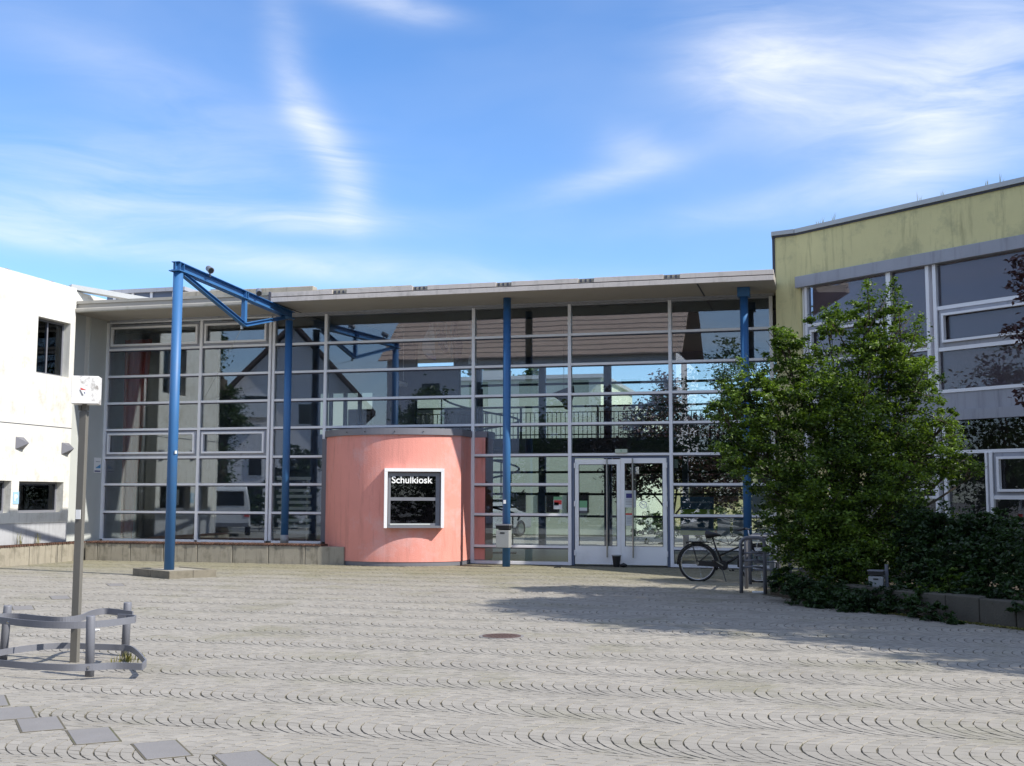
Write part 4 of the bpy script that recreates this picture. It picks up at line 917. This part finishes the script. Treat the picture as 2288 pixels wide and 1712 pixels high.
wheel(rx); wheel(fx)
bbk = (rx+.46, .29); seat = (rx+.27, .80); head = (fx-.13, .80); hb = (fx-.10, .62)
fr_ = MB(); fr_.tube([Bp(*bbk), Bp(rx+.33, .60), Bp(*seat)], [.018,.017,.013], 10); fr_.tube([Bp(*bbk), Bp(hb[0], hb[1])], .024, 10); fr_.tube([Bp(rx+.38, .46), Bp(hb[0]-.02, hb[1]+.10)], .018, 10)
fr_.tube([Bp(rx, wr), Bp(*bbk)], .012, 8); fr_.tube([Bp(rx, wr), Bp(rx+.33, .60)], .010, 8); fr_.tube([Bp(hb[0]+.01, hb[1]-.04), Bp(hb[0]-.04, hb[1]+.16)], .024, 10)
fr_.build('frame', MT['black'], bk, smooth=True)
MB().tube([Bp(hb[0]+.01, hb[1]-.03), Bp(hb[0]+.06, .52), Bp(fx, wr)], [.017,.015,.011], 8).build('fork', MT['black'], bk, smooth=True)
MB().tube([Bp(hb[0]-.04, hb[1]+.14), Bp(hb[0]-.07, .93)], .013, 8).build('stem', MT['chrome'], bk, smooth=True)
MB().tube([Bp(hb[0]-.20, .93, -.27), Bp(hb[0]-.12, .95, -.22), Bp(hb[0]-.05, .94, -.08), Bp(hb[0]-.05, .94, .08), Bp(hb[0]-.12, .95, .22), Bp(hb[0]-.20, .93, .27)], .011, 8).build('handlebar', MT['steel'], bk, smooth=True)
for s in (-1, 1): MB().tube([Bp(hb[0]-.11, .95, .23*s), Bp(hb[0]-.24, .925, .29*s)], .017, 8).build('grip', MT['black'], bk, smooth=True)
MB().tube([Bp(hb[0]-.02, .98, -.05), Bp(hb[0]+.0, .98, -.05)], .022, 8).build('bell', MT['chrome'], bk, smooth=True)
sdl = MB().tube([Bp(seat[0]-.13, .835), Bp(seat[0]-.11, .84), Bp(seat[0]-.02, .835), Bp(seat[0]+.09, .835), Bp(seat[0]+.15, .83)], [.03,.075,.06,.026,.014], 12)
sdl.build('saddle', MT['black'], bk, smooth=True); MB().cyl(Bp(seat[0]+.0, .78), Bp(seat[0]-.01, .83), .012, 8).build('seat_post', MT['chrome'], bk)
fm = MB(); R1 = wr+.035
fm.tube([Bp(rx+R1*math.cos(t), wr+R1*math.sin(t)) for t in np.linspace(R(-20), R(185), 24)], .017, 6); fm.build('mudguard', MT['black'], bk, smooth=True)
MB().tube([Bp(fx+R1*math.cos(t), wr+R1*math.sin(t)) for t in np.linspace(R(10), R(190), 22)], .017, 6).build('mudguard', MT['black'], bk, smooth=True)
ca = MB(); 
for s in (-.06, 0, .06): ca.tube([Bp(rx-.16, .70, s), Bp(rx+.26, .70, s)], .008, 6)
ca.box(rx-.15, rx+.2, BYk-.07, BYk+.07, .703, .713); ca.tube([Bp(rx-.10, .70, -.06), Bp(rx, wr, -.06)], .006, 6); ca.tube([Bp(rx-.10, .70, .06), Bp(rx, wr, .06)], .006, 6)
ca.build('carrier', MT['black'], bk); MB().box(rx-.20, rx-.16, BYk-.05, BYk+.05, .67, .71).build('rear_light', MT['black'], bk)
MB().tube([Bp(bbk[0], bbk[1], -.03), Bp(bbk[0], bbk[1], -.045)], .085, 20).build('chainring', MT['black'], bk)
MB().beam(Bp(rx, wr, -.035), Bp(bbk[0]+.05, bbk[1]+.01, -.05), .02, .09).build('chain_guard', MT['black'], bk)
for s in (-1, 1):
    c_ = MB().beam(Bp(bbk[0], bbk[1], .07*s), Bp(bbk[0]+.14*s, bbk[1]-.09*s, .09*s), .014, .02).build('crank', MT['steel'], bk); MB().box(bbk[0]+.14*s-.045, bbk[0]+.14*s+.045, BYk+.09*s-.0 if s>0 else BYk-.19, BYk+.19 if s>0 else BYk-.09, bbk[1]-.09*s-.012, bbk[1]-.09*s+.012).build('pedal', MT['black'], c_)
MB().tube([Bp(bbk[0]-.03, .27, -.04), Bp(bbk[0]+.06, .02, -.20)], .009, 6).build('kickstand', MT['black'], bk)
MB().tube([(-1.05+.13*math.cos(t), 21.25, .62+.16*math.sin(t)) for t in np.linspace(0, 2*math.pi, 21)[:-1]], .007, 6, closed=True).build('cable_lock', MT['steel'], bk)

# ------------------------------------------------------------------ tree guard, sign pole
tg = thing('tree_guard', (-6.6, 9.3, 0), 'low grey steel tree guard of curved bands on three round posts', 'tree guard')
for (px, py), (tx, ty), zt2 in (((200,1512),(203,1377),.50), ((279,1466),(285,1358),.50), ((6,1477),(17,1366),.50)):
    b = onZ(px, py); tp = onY(tx, ty, b.y); MB().tube([(b.x,b.y,-.02),(tp.x,b.y,zt2-.01),(tp.x,b.y,zt2)], [.037,.037,.033], 18).build('post', MT['guard'], tg, smooth=True)
def smooth_pts(P, closed, k=8):
    n = len(P); outp = []
    for i in range(n if closed else n-1):
        p0, p1, p2, p3 = (P[(i-1) % n], P[i], P[(i+1) % n], P[(i+2) % n]) if closed else (P[max(i-1,0)], P[i], P[i+1], P[min(i+2,n-1)])
        for j in range(k):
            t = j/k; outp.append(.5*((2*p1)+(p2-p0)*t+(2*p0-5*p1+4*p2-p3)*t*t+(3*p1-p0-3*p2+p3)*t**3))
    if not closed: outp.append(P[-1])
    return outp
def band(P, h, closed=False):
    b = MB(); t = .006; m = len(P)
    for i in range(m if closed else m-1):
        p, q = P[i], P[(i+1) % m]
        if (q-p).length > 1e-5: b.beam(p, q, t*2, h, (0,0,1))
    return b
Zl, Zu = .105, .405
lowf = [onZ(x, y, Zl) for x, y in ((-60,1476),(0,1482),(70,1488),(150,1492),(200,1491),(260,1488),(318,1490))]
lowb = [onZ(x, y, Zl) for x, y in ((326,1482),(312,1465),(292,1450),(262,1447),(205,1445),(150,1443),(90,1446),(40,1452),(-20,1462),(-80,1472))]
band(smooth_pts(lowf, False)+smooth_pts(lowb, False), .055).build('band', MT['guard'], tg)
upf = [onZ(x, y, Zu) for x, y in ((-60,1380),(0,1386),(60,1393),(130,1397),(200,1396),(255,1391),(300,1385))]
upb = [onZ(x, y, Zu) for x, y in ((303,1382),(285,1380),(263,1379))]
band(smooth_pts(upf, False)+upb, .058).build('band', MT['guard'], tg)
upc = [onZ(x, y, Zu) for x, y in ((297,1373),(262,1368),(232,1366),(205,1371),(180,1381),(140,1386),(90,1383),(40,1378),(-10,1379),(-60,1385))]
band(smooth_pts(upc, False), .058).build('band', MT['guard'], tg)
bo = MB()
for px, py, z in ((200,1396,Zu),(200,1491,Zl),(283,1380,Zu),(20,1391,Zu)):
    q = onZ(px, py, z); bo.cyl((q.x,q.y-.012,q.z), (q.x,q.y-.022,q.z), .011, 8)
bo.build('bolts', MT['chrome'], tg)
lp_ = onZ(218, 1399, .40); tag(MB().tube([(lp_.x-.03,lp_.y-.03,.36),(lp_.x,lp_.y-.03,.365),(lp_.x+.04,lp_.y-.03,.375)], [.008,.014,.006], 8).build('paint_blob', MT['white']), 'white splash on the band in front of the middle guard post', 'paint mark')
gp = onZ(285, 1478); tuft('grass_tuft', (gp.x, gp.y, -.01), 90, .10, .15, GRS, 'dry grass tuft at the foot of the right guard post', None, 'grass')
sp = thing('sign_pole', (-6.6, 9.35, 0), 'flat grey steel pole topped by a weathered white box with a small emblem', 'sign pole')
MB().box(-6.637, -6.563, 9.335, 9.380, -.02, 2.28).build('pole', MT['pole'], sp, bevel=.004)
hs = MB(); hs.box(-6.615, -6.585, 9.34, 9.375, 2.28, 2.345); hs.box(-6.645,-6.62,9.33,9.37,2.285,2.335); hs.box(-6.58,-6.555,9.33,9.37,2.285,2.335); hs.build('neck', MT['pole'], sp)
ab = R(26); eb_ = (math.cos(ab), math.sin(ab)); ec_ = (-math.sin(ab), math.cos(ab)); bc = (-6.585, 9.36)
boxm = mat('weathered_white_box', (.80,.79,.77), .55, var=.06, vscale=10, stain=(.16,.13,.10), stain_amt=.75, stain_scale=9)
MB().obox(bc, eb_, ec_, -.118, .118, -.10, .10, 2.345, 2.60).build('box', boxm, sp, bevel=.004)
def plate(pts, off, m, nm):
    b = MB(); v = [(bc[0]+eb_[0]*x+ec_[0]*(-.101-off), bc[1]+eb_[1]*x+ec_[1]*(-.101-off), 2.47+z) for x, z in pts]; b.quad(*v); return b.build(nm, m, sp)
plate([(-.04,.025),(.028,-.01),(.005,-.045),(-.02,-.045),(-.045,0)], .001, MT['white'], 'emblem'); plate([(-.038,.022),(.02,-.003),(-.035,.0)], .002, MT['red_p'], 'emblem'); plate([(-.005,-.018),(.010,-.03),(-.004,-.034)], .003, MT['navy_p'], 'emblem')
plate([(-.045,0),(-.035,0),(-.008,-.05),(-.02,-.052)], .0025, MT['guard'], 'emblem')
MB().box(-6.625,-6.575,9.325,9.3295,1.29,1.375).build('sticker', MT['white']); tag(bpy.data.objects['sticker.002'], 'white rectangular sticker halfway up the grey sign pole', 'sticker')

# ------------------------------------------------------------------ planting by the right wing
SY = 18.0
def bl(px, py, r, Y=SY, rz=None, ry=None):
    c = onY(px, py, Y); m = r*math.hypot(c.x, c.y)/FPX; return (c.x, c.y, c.z, m, ry or m*1.0, rz or m)
blobs = [bl(1941,700,50,18.3), bl(2003,700,38,18.4), bl(1930,770,72,18.2), bl(2000,800,75,18.3), bl(1850,730,45,18.2), bl(1780,790,62,18.0), bl(1745,770,40,18.0), bl(1820,870,95,18.0), bl(1700,860,55,17.9), bl(1645,905,62,17.8), bl(1603,915,32,17.7), bl(1720,940,80,17.8),
 bl(1920,930,130,18.2), bl(2040,880,62,18.4), bl(1690,1010,78,17.7), bl(2060,1000,85,18.3), bl(1640,1000,42,17.6), bl(1850,1050,140,18.0), bl(1980,1130,125,18.1), bl(1770,1120,85,17.8), bl(1830,1190,110,17.8), bl(1790,1270,70,17.6), bl(1900,1250,110,17.7), bl(2020,1240,80,17.8), bl(1740,1200,48,17.7), bl(2130,1050,40,18.3), bl(2180,1060,22,18.3), bl(2110,945,35,18.3)]
t = thing('shrub_tree', (.3, 18.2, 0), 'tall broad leafy shrub with sunlit yellow green top in front of the olive wing', 'shrub')
tr = MB(); random.seed(11)
for k in range(6):
    tr.tube([(.3+random.uniform(-.25,.25), 18.2+random.uniform(-.2,.2), -.02), (.3+random.uniform(-.4,.4), 18.2, .8)], [.05,.035], 8)
limbs(tr, (.3,18.2,.5), blobs, .05); tr.build('trunk', MT['bark'], t, smooth=True)
leaf_cloud('crown', blob_points(blobs, 112000, sub=70, subr=.11, shell=.2), .75, .058, LF, t, droop=.25)
# sprays on the silhouette
spr = []; tw = MB()
for (x0,y0,x1,y1) in ((1941,680,1936,628),(1960,700,2001,622),(2010,720,2004,640),(1870,740,1838,690),(1860,730,1870,680),(1760,780,1737,744),(1690,850,1650,800),(1650,900,1573,915),(1640,880,1610,850),(1640,1000,1585,1000),(1650,950,1590,935),(2040,760,2058,705),(2060,880,2112,900),(2080,930,2150,960),(2090,1040,2195,1062),(2080,1020,2160,1020),(2090,1000,2200,1045),(2060,840,2085,800),(1700,1060,1640,1040)):
    a, b = onY(x0,y0,18.0), onY(x1,y1,18.0); tw.tube([a+(a-b)*.6+Vector((0,.15,0)), a, a.lerp(b,.9)], [.012,.009,.003], 5)
    for i in range(230):
        u = random.random(); p = a.lerp(b, u); w = .10*(1-u)+.02; spr.append((p.x+random.gauss(0,w), p.y+random.gauss(0,w*1.5), p.z+random.gauss(0,w)))
leaf_cloud('sprays', np.array(spr), .7, .055, LF, t, droop=.1)
tw.build('twigs', MT['bark'], t)
def shrub(name, base, blobs_, n_, size, m, label, group=None):
    t = thing(name, base, label, 'shrub', group); b = MB(); limbs(b, base, blobs_, .02, 5); b.build('stems', MT['bark'], t)
    leaf_cloud('foliage', blob_points(blobs_, n_, sub=24, subr=.1, shell=.2), .8, size, m, t, droop=.1); return t
gsh = 'dark shrubs planted along the olive wing'
shrub('ground_shrub', (1.1,17.4,0), [bl(2060,1200,60,17.3), bl(2110,1180,50,17.3), bl(2080,1280,70,17.0)], 8000, .07, LFD, 'dark glossy shrub just right of the bin in the planting', gsh)
shrub('ground_shrub', (2.0,16.9,0), [bl(2170,1200,55,16.9), bl(2150,1280,70,16.5), bl(2210,1260,60,16.3), bl(2230,1190,50,16.8), bl(2190,1320,44,15.7), bl(2250,1335,44,15.2), bl(2130,1345,36,15.8)], 16000, .07, LFD, 'dark low shrub behind the planter wall near the right frame edge', gsh)
shrub('ground_shrub', (2.8,16.1,0), [bl(2290,1220,60,16), bl(2340,1260,80,15.5), bl(2280,1300,50,15.4), bl(2380,1200,70,15), bl(2300,1360,40,14.6)], 9000, .07, LFD, 'dark shrub cut by the right frame edge', gsh)
shrub('ground_shrub', (.2,17.3,0), [bl(1790,1320,38,17.1), bl(1860,1335,42,16.8), bl(1930,1345,40,16.5), bl(1990,1350,38,16.2), bl(2040,1360,32,15.8), bl(2085,1372,26,15.4), bl(1750,1300,34,17.6), bl(1900,1352,36,16.3), bl(1830,1340,34,16.8), bl(2120,1385,26,15.1), bl(2060,1345,30,15.9), bl(2010,1338,30,16.2)], 17000, .055, LFD, 'low ivy spilling over the paving at the foot of the tall shrub', gsh)
shrub('ground_shrub', (1.3,16.2,0), [bl(2100,1340,34,16.0,rz=.22), bl(2130,1300,30,16.1), bl(2060,1330,30,16.2)], 2500, .06, LF, 'bright small shrub hanging over the planter wall', gsh)
# planter wall
pw = thing('planter_wall', (2, 15, 0), 'low dark stone planter wall under the shrubs at the right', 'planter')
PA, PB = Vector((.15, 16.95)), Vector((3.6, 13.05)); dd = (PB-PA).normalized(); pe = (dd.x, dd.y); pn = (-dd.y, dd.x)
k = 0.0
while k < (PB-PA).length:
    w = random.uniform(.42, .62); hh = .30+.02*random.random()
    MB().obox((PA.x,PA.y), pe, pn, k+.006, k+w-.006, random.uniform(-.01,.01), .28, -.02, hh).build('planter_stone', MT['sandstone'], pw, bevel=.015); k += w
MB().prism([(-.85,18.9),(.1,17.0),(.38,17.1),(3.85,13.25),(9,14),(8,18),(4,21.0),(-.3,24.7)], -.02, .16).build('planting_soil', MT['soil'], kind='structure')
mo = MB(); random.seed(3); moss_pts = []
for i in range(2600):
    u = random.random(); p = PA.lerp(PB, u) - Vector(pn)*random.uniform(.0,.10); moss_pts.append((p.x, p.y, random.uniform(.0,.02)))
leaf_cloud('moss_fringe', np.array(moss_pts), 1, .03, GRS, None); o = COL.objects[-1]; tag(o, 'yellow green moss and grass along the foot of the planter wall', 'moss')

# copper tree to the right, its branches reach into the frame
random.seed(21)
cb = [(6.20,15.3,6.2,1.5,1.3,1.4),(7.60,14.2,7.6,1.9,1.6,1.7),(5.50,14.0,5.6,1.0,1.2,1.0),(7.80,12.6,6.0,1.9,1.9,1.6),(7.00,16.6,5.4,1.1,1.1,1.1),(9.20,14.4,6.6,1.8,2.2,2.0),(6.60,12.2,4.6,1.1,1.3,1.0),(7.20,15.4,4.3,1.2,1.2,1.0),(8.40,11.0,5.6,1.6,1.4,1.6),(7.60,10.4,4.6,1.3,1.3,1.0),(5.00,14.2,7.3,1.2,1.4,1.3),(5.80,13.9,8.3,1.1,1.1,1.0),(5.60,12.8,6.8,1.2,1.3,1.2),(6.60,13.2,8.6,1.5,1.2,1.2),(6.10,15.6,7.5,1.1,.9,1.0),(4.85,14.9,7.2,.7,.7,.7),(6.6,19.2,7.6,1.2,.9,1.3),(5.2,19.5,6.6,.8,.7,.8)]  # rearmost crown lobes added out of view to shade the bicycle
ct = tree('copper_tree', (7.8,14.2,0), 3.0, .19, cb, 68000, .15, LFC, 'copper leaved tree whose branch tips enter at the right frame edge', sub=24, subr=.2)
spr = []; tw = MB()
for (x0,y0,x1,y1) in ((2400,600,2222,610),(2400,640,2250,665),(2400,560,2232,585),(2380,690,2230,735),(2380,750,2215,742),(2400,880,2245,880),(2400,620,2225,640),(2420,770,2250,765),(2400,860,2262,905)):
    a, b = onY(x0+22,y0,14.3), onY(x1+22,y1,14.3); tw.tube([Vector((5.2,14.1,a.z+.5)), a+Vector((.5,0,.1)), a, a.lerp(b,.9)], [.03,.018,.010,.003], 5)
    for i in range(120):
        u = random.random()**.8; p = a.lerp(b, u); w = .11*(1-u)+.03; spr.append((p.x+random.gauss(0,w), p.y+random.gauss(0,w*1.5), p.z+random.gauss(0,w)))
leaf_cloud('sprays', np.array(spr), .7, .085, LFC, ct, droop=.1)
tw.build('boughs', MT['bark'], ct)

# ------------------------------------------------------------------ courtyard behind the hall
cy_ = thing('rear_building', (-12, 46, 0), 'pale green flat roofed building seen through the hall', 'building')
MB().box(-21, -8.6, 46, 54, 0, 6.3).build('wall', MT['pale_green'], cy_); MB().box(-21.2, -8.45, 45.8, 54, 6.3, 6.45).build('roof_edge', MT['zinc'], cy_); MB().prism([(-8.6,46),(-7.2,46.0),(-7.2,54),(-8.6,54)], 0, 5.2).build('side_wall', MT['pale_green'], cy_)
MB().box(-13.6,-12.5,45.9,46.6,6.45,6.7).build('roof_vent', MT['zinc'], cy_)
for x0 in (-19.5,-17,-15.2): MB().box(x0, x0+1.3, 45.95, 46.0, 3.6, 5.2).build('window', MT['win_dark'], cy_)
for x0 in (-12.6,-11.2,-10.0): MB().box(x0, x0+.9, 45.95, 46.0, .9, 1.7).build('window', MT['win_dark'], cy_)
yb_ = thing('yellow_house', (-4, 56, 0), 'pale yellow house glimpsed through the door panes and the hall', 'house')
MB().box(-7, 3, 56, 62, 0, 4.4).build('wall', MT['house2'], yb_); MB().prism([(-7.4,55.6),(3.4,55.6),(3.4,62),(-7.4,62)], 4.4, 4.7).build('roof', MT['roof'], yb_)
for x0 in (-6.2,-4.6,-3.0,-1.2,.6): MB().box(x0, x0+.7, 55.95, 56.0, 1.3, 2.6).build('window', MT['win_dark'], yb_)
tree('copper_shrub', (-5.2,41,0), .8, .09, [(-5.6,41,3.6,1.3,1,1.3),(-4.3,41.4,3.2,1.2,1,1.2),(-6.6,41,2.4,.8,.8,1),(-5.3,41,5.0,.5,.5,.8),(-3.4,41,2.2,.9,.9,1.1),(-4.9,41,2.9,1.3,.9,1.1)], 24000, .15, LFC, 'copper leaved tree in the courtyard seen through the hall above the door')
tree('courtyard_tree', (-1.6,42,0), 2.2, .2, [(-1.8,42,5.6,2.2,1.8,1.8),(-.4,42.4,6.6,1.8,1.6,1.6),(-2.4,42,4.0,1.5,1.3,1.0),(.8,42,4.8,1.8,1.5,1.8)], 14000, .17, LFT, 'green tree in the courtyard seen through the right hand bays')
tree('courtyard_tree', (1.6,48,0), 2.2, .2, [(1.6,48,5.6,2.6,2,2.6),(3.2,48,4,2,2,2)], 7000, .22, LFT, 'second green courtyard tree hidden behind the shrub')
shrub('courtyard_hedge', (-3,38.5,0), [(-5.2,38.5,.5,.9,.5,.6),(-3.4,38.6,.6,1,.5,.7),(-1.8,38.4,.8,1,.6,.9)], 5000, .12, LFT, 'bright green bushes behind the lower panes of the entrance door')
for k, (x0, lab) in enumerate(((-16.5,'tall dark tree behind the left bays of the hall'),)):
    tree('courtyard_tree', (x0,60,0), 3, .3, [(x0,60,6,3,2,3)], 3000, .35, LFT, lab)
# ------------------------------------------------------------------ across the street, seen mirrored in the glass
gh = thing('gabled_house', (-29, -9, 0), 'pale gabled house across the street mirrored in the left glass', 'house')
hx0, hx1, hz, ap = -33.2, -24.8, 6.6, 11.2
MB().box(hx0, hx1, -22, -9, 0, hz).build('wall', MT['house'], gh)
rr = MB(); 
for x, s in ((hx0-.4,0),(hx1+.4,0)): pass
mid = (hx0+hx1)/2
gw = MB(); gw.quad((hx0,-9,hz),(hx1,-9,hz),(mid,-9,ap-.2)); gw.build('gable', MT['house'], gh)
rr.hexa([(hx0-.5,-22.4,hz-.5),(mid,-22.4,ap),(mid,-8.4,ap),(hx0-.5,-8.4,hz-.5),(hx0-.5,-22.4,hz-.25),(mid,-22.4,ap+.25),(mid,-8.4,ap+.25),(hx0-.5,-8.4,hz-.25)])
rr.hexa([(mid,-22.4,ap),(hx1+.5,-22.4,hz-.5),(hx1+.5,-8.4,hz-.5),(mid,-8.4,ap),(mid,-22.4,ap+.25),(hx1+.5,-22.4,hz-.25),(hx1+.5,-8.4,hz-.25),(mid,-8.4,ap+.25)])
rr.build('roof', MT['roof'], gh)
for x0, z0, w, h in ((-31.3,2.7,.7,.9),(-31.6,6.0,1.3,1.1),(-28.6,2.7,.9,1.1),(-28.6,5.6,.9,1.1),(-26.4,2.7,.9,1.1),(-31.4,.1,.9,2.0)):
    f = MB().box(x0-.08, x0+w+.08, -9.0, -8.94, z0-.08, z0+h+.08).build('window', MT['white_frame'], gh); MB().box(x0, x0+w, -8.96, -8.92, z0, z0+h).build('pane', MT['win_dark'], f)
MB().box(-31.8,-30.2,-8.9,-8.0,5.9,6.0).build('balcony', MT['white_frame'], gh); MB().box(-31.8,-30.2,-8.05,-8.0,6.0,6.8).build('balcony_rail', MT['white_frame'], gh)
gh.rotation_euler.z = R(-26)
iv = tree('ivy_tree', (-25.0,6.2,0), 6.5, .35, [(-25.0,6.2,1.4,.45,.45,1.5),(-25.0,6.2,3.4,.5,.5,1.4),(-24.9,6.2,5.2,.75,.6,1.0),(-24.3,6.2,4.6,.5,.5,.35),(-25.3,6.2,7.2,.35,.35,1.5)], 7000, .16, LFT, 'ivy clad narrow tree at the street corner mirrored in the glass')
shrub('street_bush', (-24.2,4.0,0), [(-24.2,4,1.1,1.1,.8,1.0),(-23.2,3.6,.9,.9,.8,.8)], 3000, .14, LFT, 'round bush beside the ivy tree across the street')
shrub('street_bush', (-24.6,0,0), [(-24.6,0,1.5,1.4,1.2,1.6),(-24.2,0,3.0,1.1,1,1.0)], 11000, .16, LFD, 'tall dark bush added before the gabled house to darken its mirror image')  # unseen bush added so the panes around the slats mirror something dark
# trees behind the camera
ST = ((-20.8,-7.5,7.3,.7,'narrow dark tree across the street mirrored above the kiosk'), (-13.6,-8,6.6,1,'first tree of the street row mirrored left of the door'), (-10.9,-8.4,7.2,1,'copper tree of the street row mirrored above the door'), (-8.2,-7.8,6.9,1,'third tree of the street row mirrored over the right door leaf'),
 (-5.4,-8,9.6,1.1,'tallest tree of the street row mirrored in the upper right panes'), (-2.4,-7,9.0,1.1,'broad tree behind the viewpoint mirrored at the right end of the hall'), (1.4,-7,8.6,1.1,'tree behind the viewpoint right of the row'), (6,-5,9,1.2,'rightmost broad tree behind the viewpoint'),
 (-30,9,8.6,1.1,'tree left of the parked van mirrored in the olive wing windows'), (-31,13.5,9.4,1.2,'broad tree at the far left mirrored in the olive wing windows'), (-33,18,8.2,1.2,'leftmost street tree mirrored in the olive wing windows'))
for i, (x0, y0, h, w, lab) in enumerate(ST):
    random.seed(40+i)
    tree('street_tree', (x0,y0,0), h*.22, .2, [(x0,y0,h*.42,h*.24*w,h*.24,h*.26),(x0+h*.15*w,y0,h*.28,h*.2*w,h*.2,h*.2),(x0-h*.15*w,y0,h*.3,h*.2*w,h*.2,h*.2),(x0,y0,h*.68,h*.19*w,h*.19,h*.2),(x0+h*.06,y0,h*.87,h*.11*w,h*.11,h*.12)], 15000 if i == 0 else 8000, .24, LFC if i == 2 else LFT, lab, sub=30, subr=.45)
shrub('added_hedge', (-4,-10.5,0), [(x0*1.0,-10.5,.9,1.3,.6,1.15) for x0 in range(-18,12,2)], 26000, .22, LFD, 'long dark hedge added behind the viewpoint to darken the mirrored lower panes')  # unseen hedge added to block bright ground from the lower panes' reflections
th = thing('tiled_house', (-16.5,-14,0), 'long house with a sunlit tiled roof across the street mirrored in the top panes', 'house')
MB().box(-25.2, -7.9, -26, -14, 0, 9.75).build('wall', MT['house'], th)
rc = MB(); dy, dz = .42, .35
for i in range(16):
    y0, z0 = -13.5-i*dy, 9.55+i*dz
    rc.hexa([(-25.6,y0,z0),(-7.5,y0,z0),(-7.5,y0-dy-.1,z0+dz+.02),(-25.6,y0-dy-.1,z0+dz+.02),(-25.6,y0,z0+.07),(-7.5,y0,z0+.07),(-7.5,y0-dy-.1,z0+dz+.09),(-25.6,y0-dy-.1,z0+dz+.09)])
rc.build('roof', mat('tan_tiles', (.62,.45,.36), .85, var=.25, vscale=2.5), th)
MB().hexa([(-25.6,-28,9.0),(-7.5,-28,9.0),(-7.5,-20.2,15.1),(-25.6,-20.2,15.1),(-25.6,-28,9.2),(-7.5,-28,9.2),(-7.5,-20.2,15.3),(-25.6,-20.2,15.3)]).build('roof', MT['roof'], th)
for x0 in (-23,-20,-17,-14,-11):
    for z0 in (1.0,3.9,6.8): MB().box(x0, x0+1.1, -14.0, -13.95, z0, z0+1.4).build('window', MT['win_dark'], th)
# cars: body shell from side profile
def car(name, x, y, rot, m, L, label, van=False):
    t = thing(name, (x, y, 0), label, 'car' if not van else 'van', None)
    ex = (math.cos(rot), math.sin(rot)); ey = (-ex[1], ex[0])
    prof = [(-.5,.32),(-.5,.75),(-.47,.92),(-.36,1.02),(-.27,1.42),(.12,1.45),(.27,1.02),(.45,.86),(.5,.70),(.5,.32)] if not van else [(-.5,.35),(-.5,1.1),(-.49,1.75),(-.46,1.92),(.22,1.95),(.33,1.25),(.47,1.02),(.5,.75),(.5,.35)]
    W = .86
    def pt(a, b, z): return (x+ex[0]*a*L+ey[0]*b, y+ex[1]*a*L+ey[1]*b, z)
    b = MB(); n_ = len(prof); base = 0
    for side in (-1, 1):
        for a, z in prof: b.v.append(pt(a, side*(W-(.16 if z > 1.1 else 0)), z))
    b.f.append(tuple(range(n_))); b.f.append(tuple(reversed(range(n_, 2*n_))))
    for i in range(n_): j = (i+1) % n_; b.f.append((i, n_+i, n_+j, j))
    b.build('body', m, t, bevel=.05)
    gz = (1.05, 1.38) if not van else (1.25, 1.75)
    for side in (-1, 1):
        s = MB(); s.hexa([pt(-.3 if not van else -.42,side*(W-.10),gz[0]),pt(.2,side*(W-.10),gz[0]),pt(.2,side*(W-.06),gz[0]),pt(-.3 if not van else -.42,side*(W-.06),gz[0]),pt(-.24 if not van else -.42,side*(W-.16),gz[1]),pt(.1,side*(W-.16),gz[1]),pt(.1,side*(W-.12),gz[1]),pt(-.24 if not van else -.42,side*(W-.12),gz[1])]); s.build('side_window', MT['win_dark'], t)
    r_ = MB()
    if van: r_.hexa([pt(-.505,-.62,1.15),pt(-.505,.62,1.15),pt(-.495,.62,1.15),pt(-.495,-.62,1.15),pt(-.503,-.58,1.7),pt(-.503,.58,1.7),pt(-.49,.58,1.7),pt(-.49,-.58,1.7)])
    else: r_.hexa([pt(-.365,-.62,1.06),pt(-.365,.62,1.06),pt(-.35,.62,1.06),pt(-.35,-.62,1.06),pt(-.285,-.55,1.38),pt(-.285,.55,1.38),pt(-.27,.55,1.38),pt(-.27,-.55,1.38)])
    r_.build('rear_window', MT['win_dark'], t)
    for a in (-.31, .31):
        for side in (-1, 1):
            w = MB().cyl(pt(a, side*(W-.18), .31), pt(a, side*(W+.01), .31), .31, 20).build('wheel', MT['rubber'], t); MB().cyl(pt(a, side*(W+.012), .31), pt(a, side*(W+.02), .31), .19, 14).build('hubcap', MT['chrome'], w)
    for side in (-1, 1):
        MB().obox((x,y), ex, ey, -.505*L, -.49*L, side*.72-.1, side*.72+.1, .72, .9).build('rear_light', MT['red_p'], t); MB().obox((x,y), ex, ey, .485*L, .503*L, side*.66-.14, side*.66+.14, .6, .72).build('headlight', MT['white'], t)
    MB().obox((x,y), ex, ey, -.515*L, -.5*L, -.8, .8, .35, .5).build('bumper', MT['guard'], t)
car('parked_van', -22.9, 9.2, R(-118), MT['van'], 4.0, 'white parked van behind the white wing mirrored low in the glass', True)
car('parked_car', -12.6, 43.0, R(70), MT['car'], 4.0, 'silver grey car parked in the courtyard seen right of the kiosk')
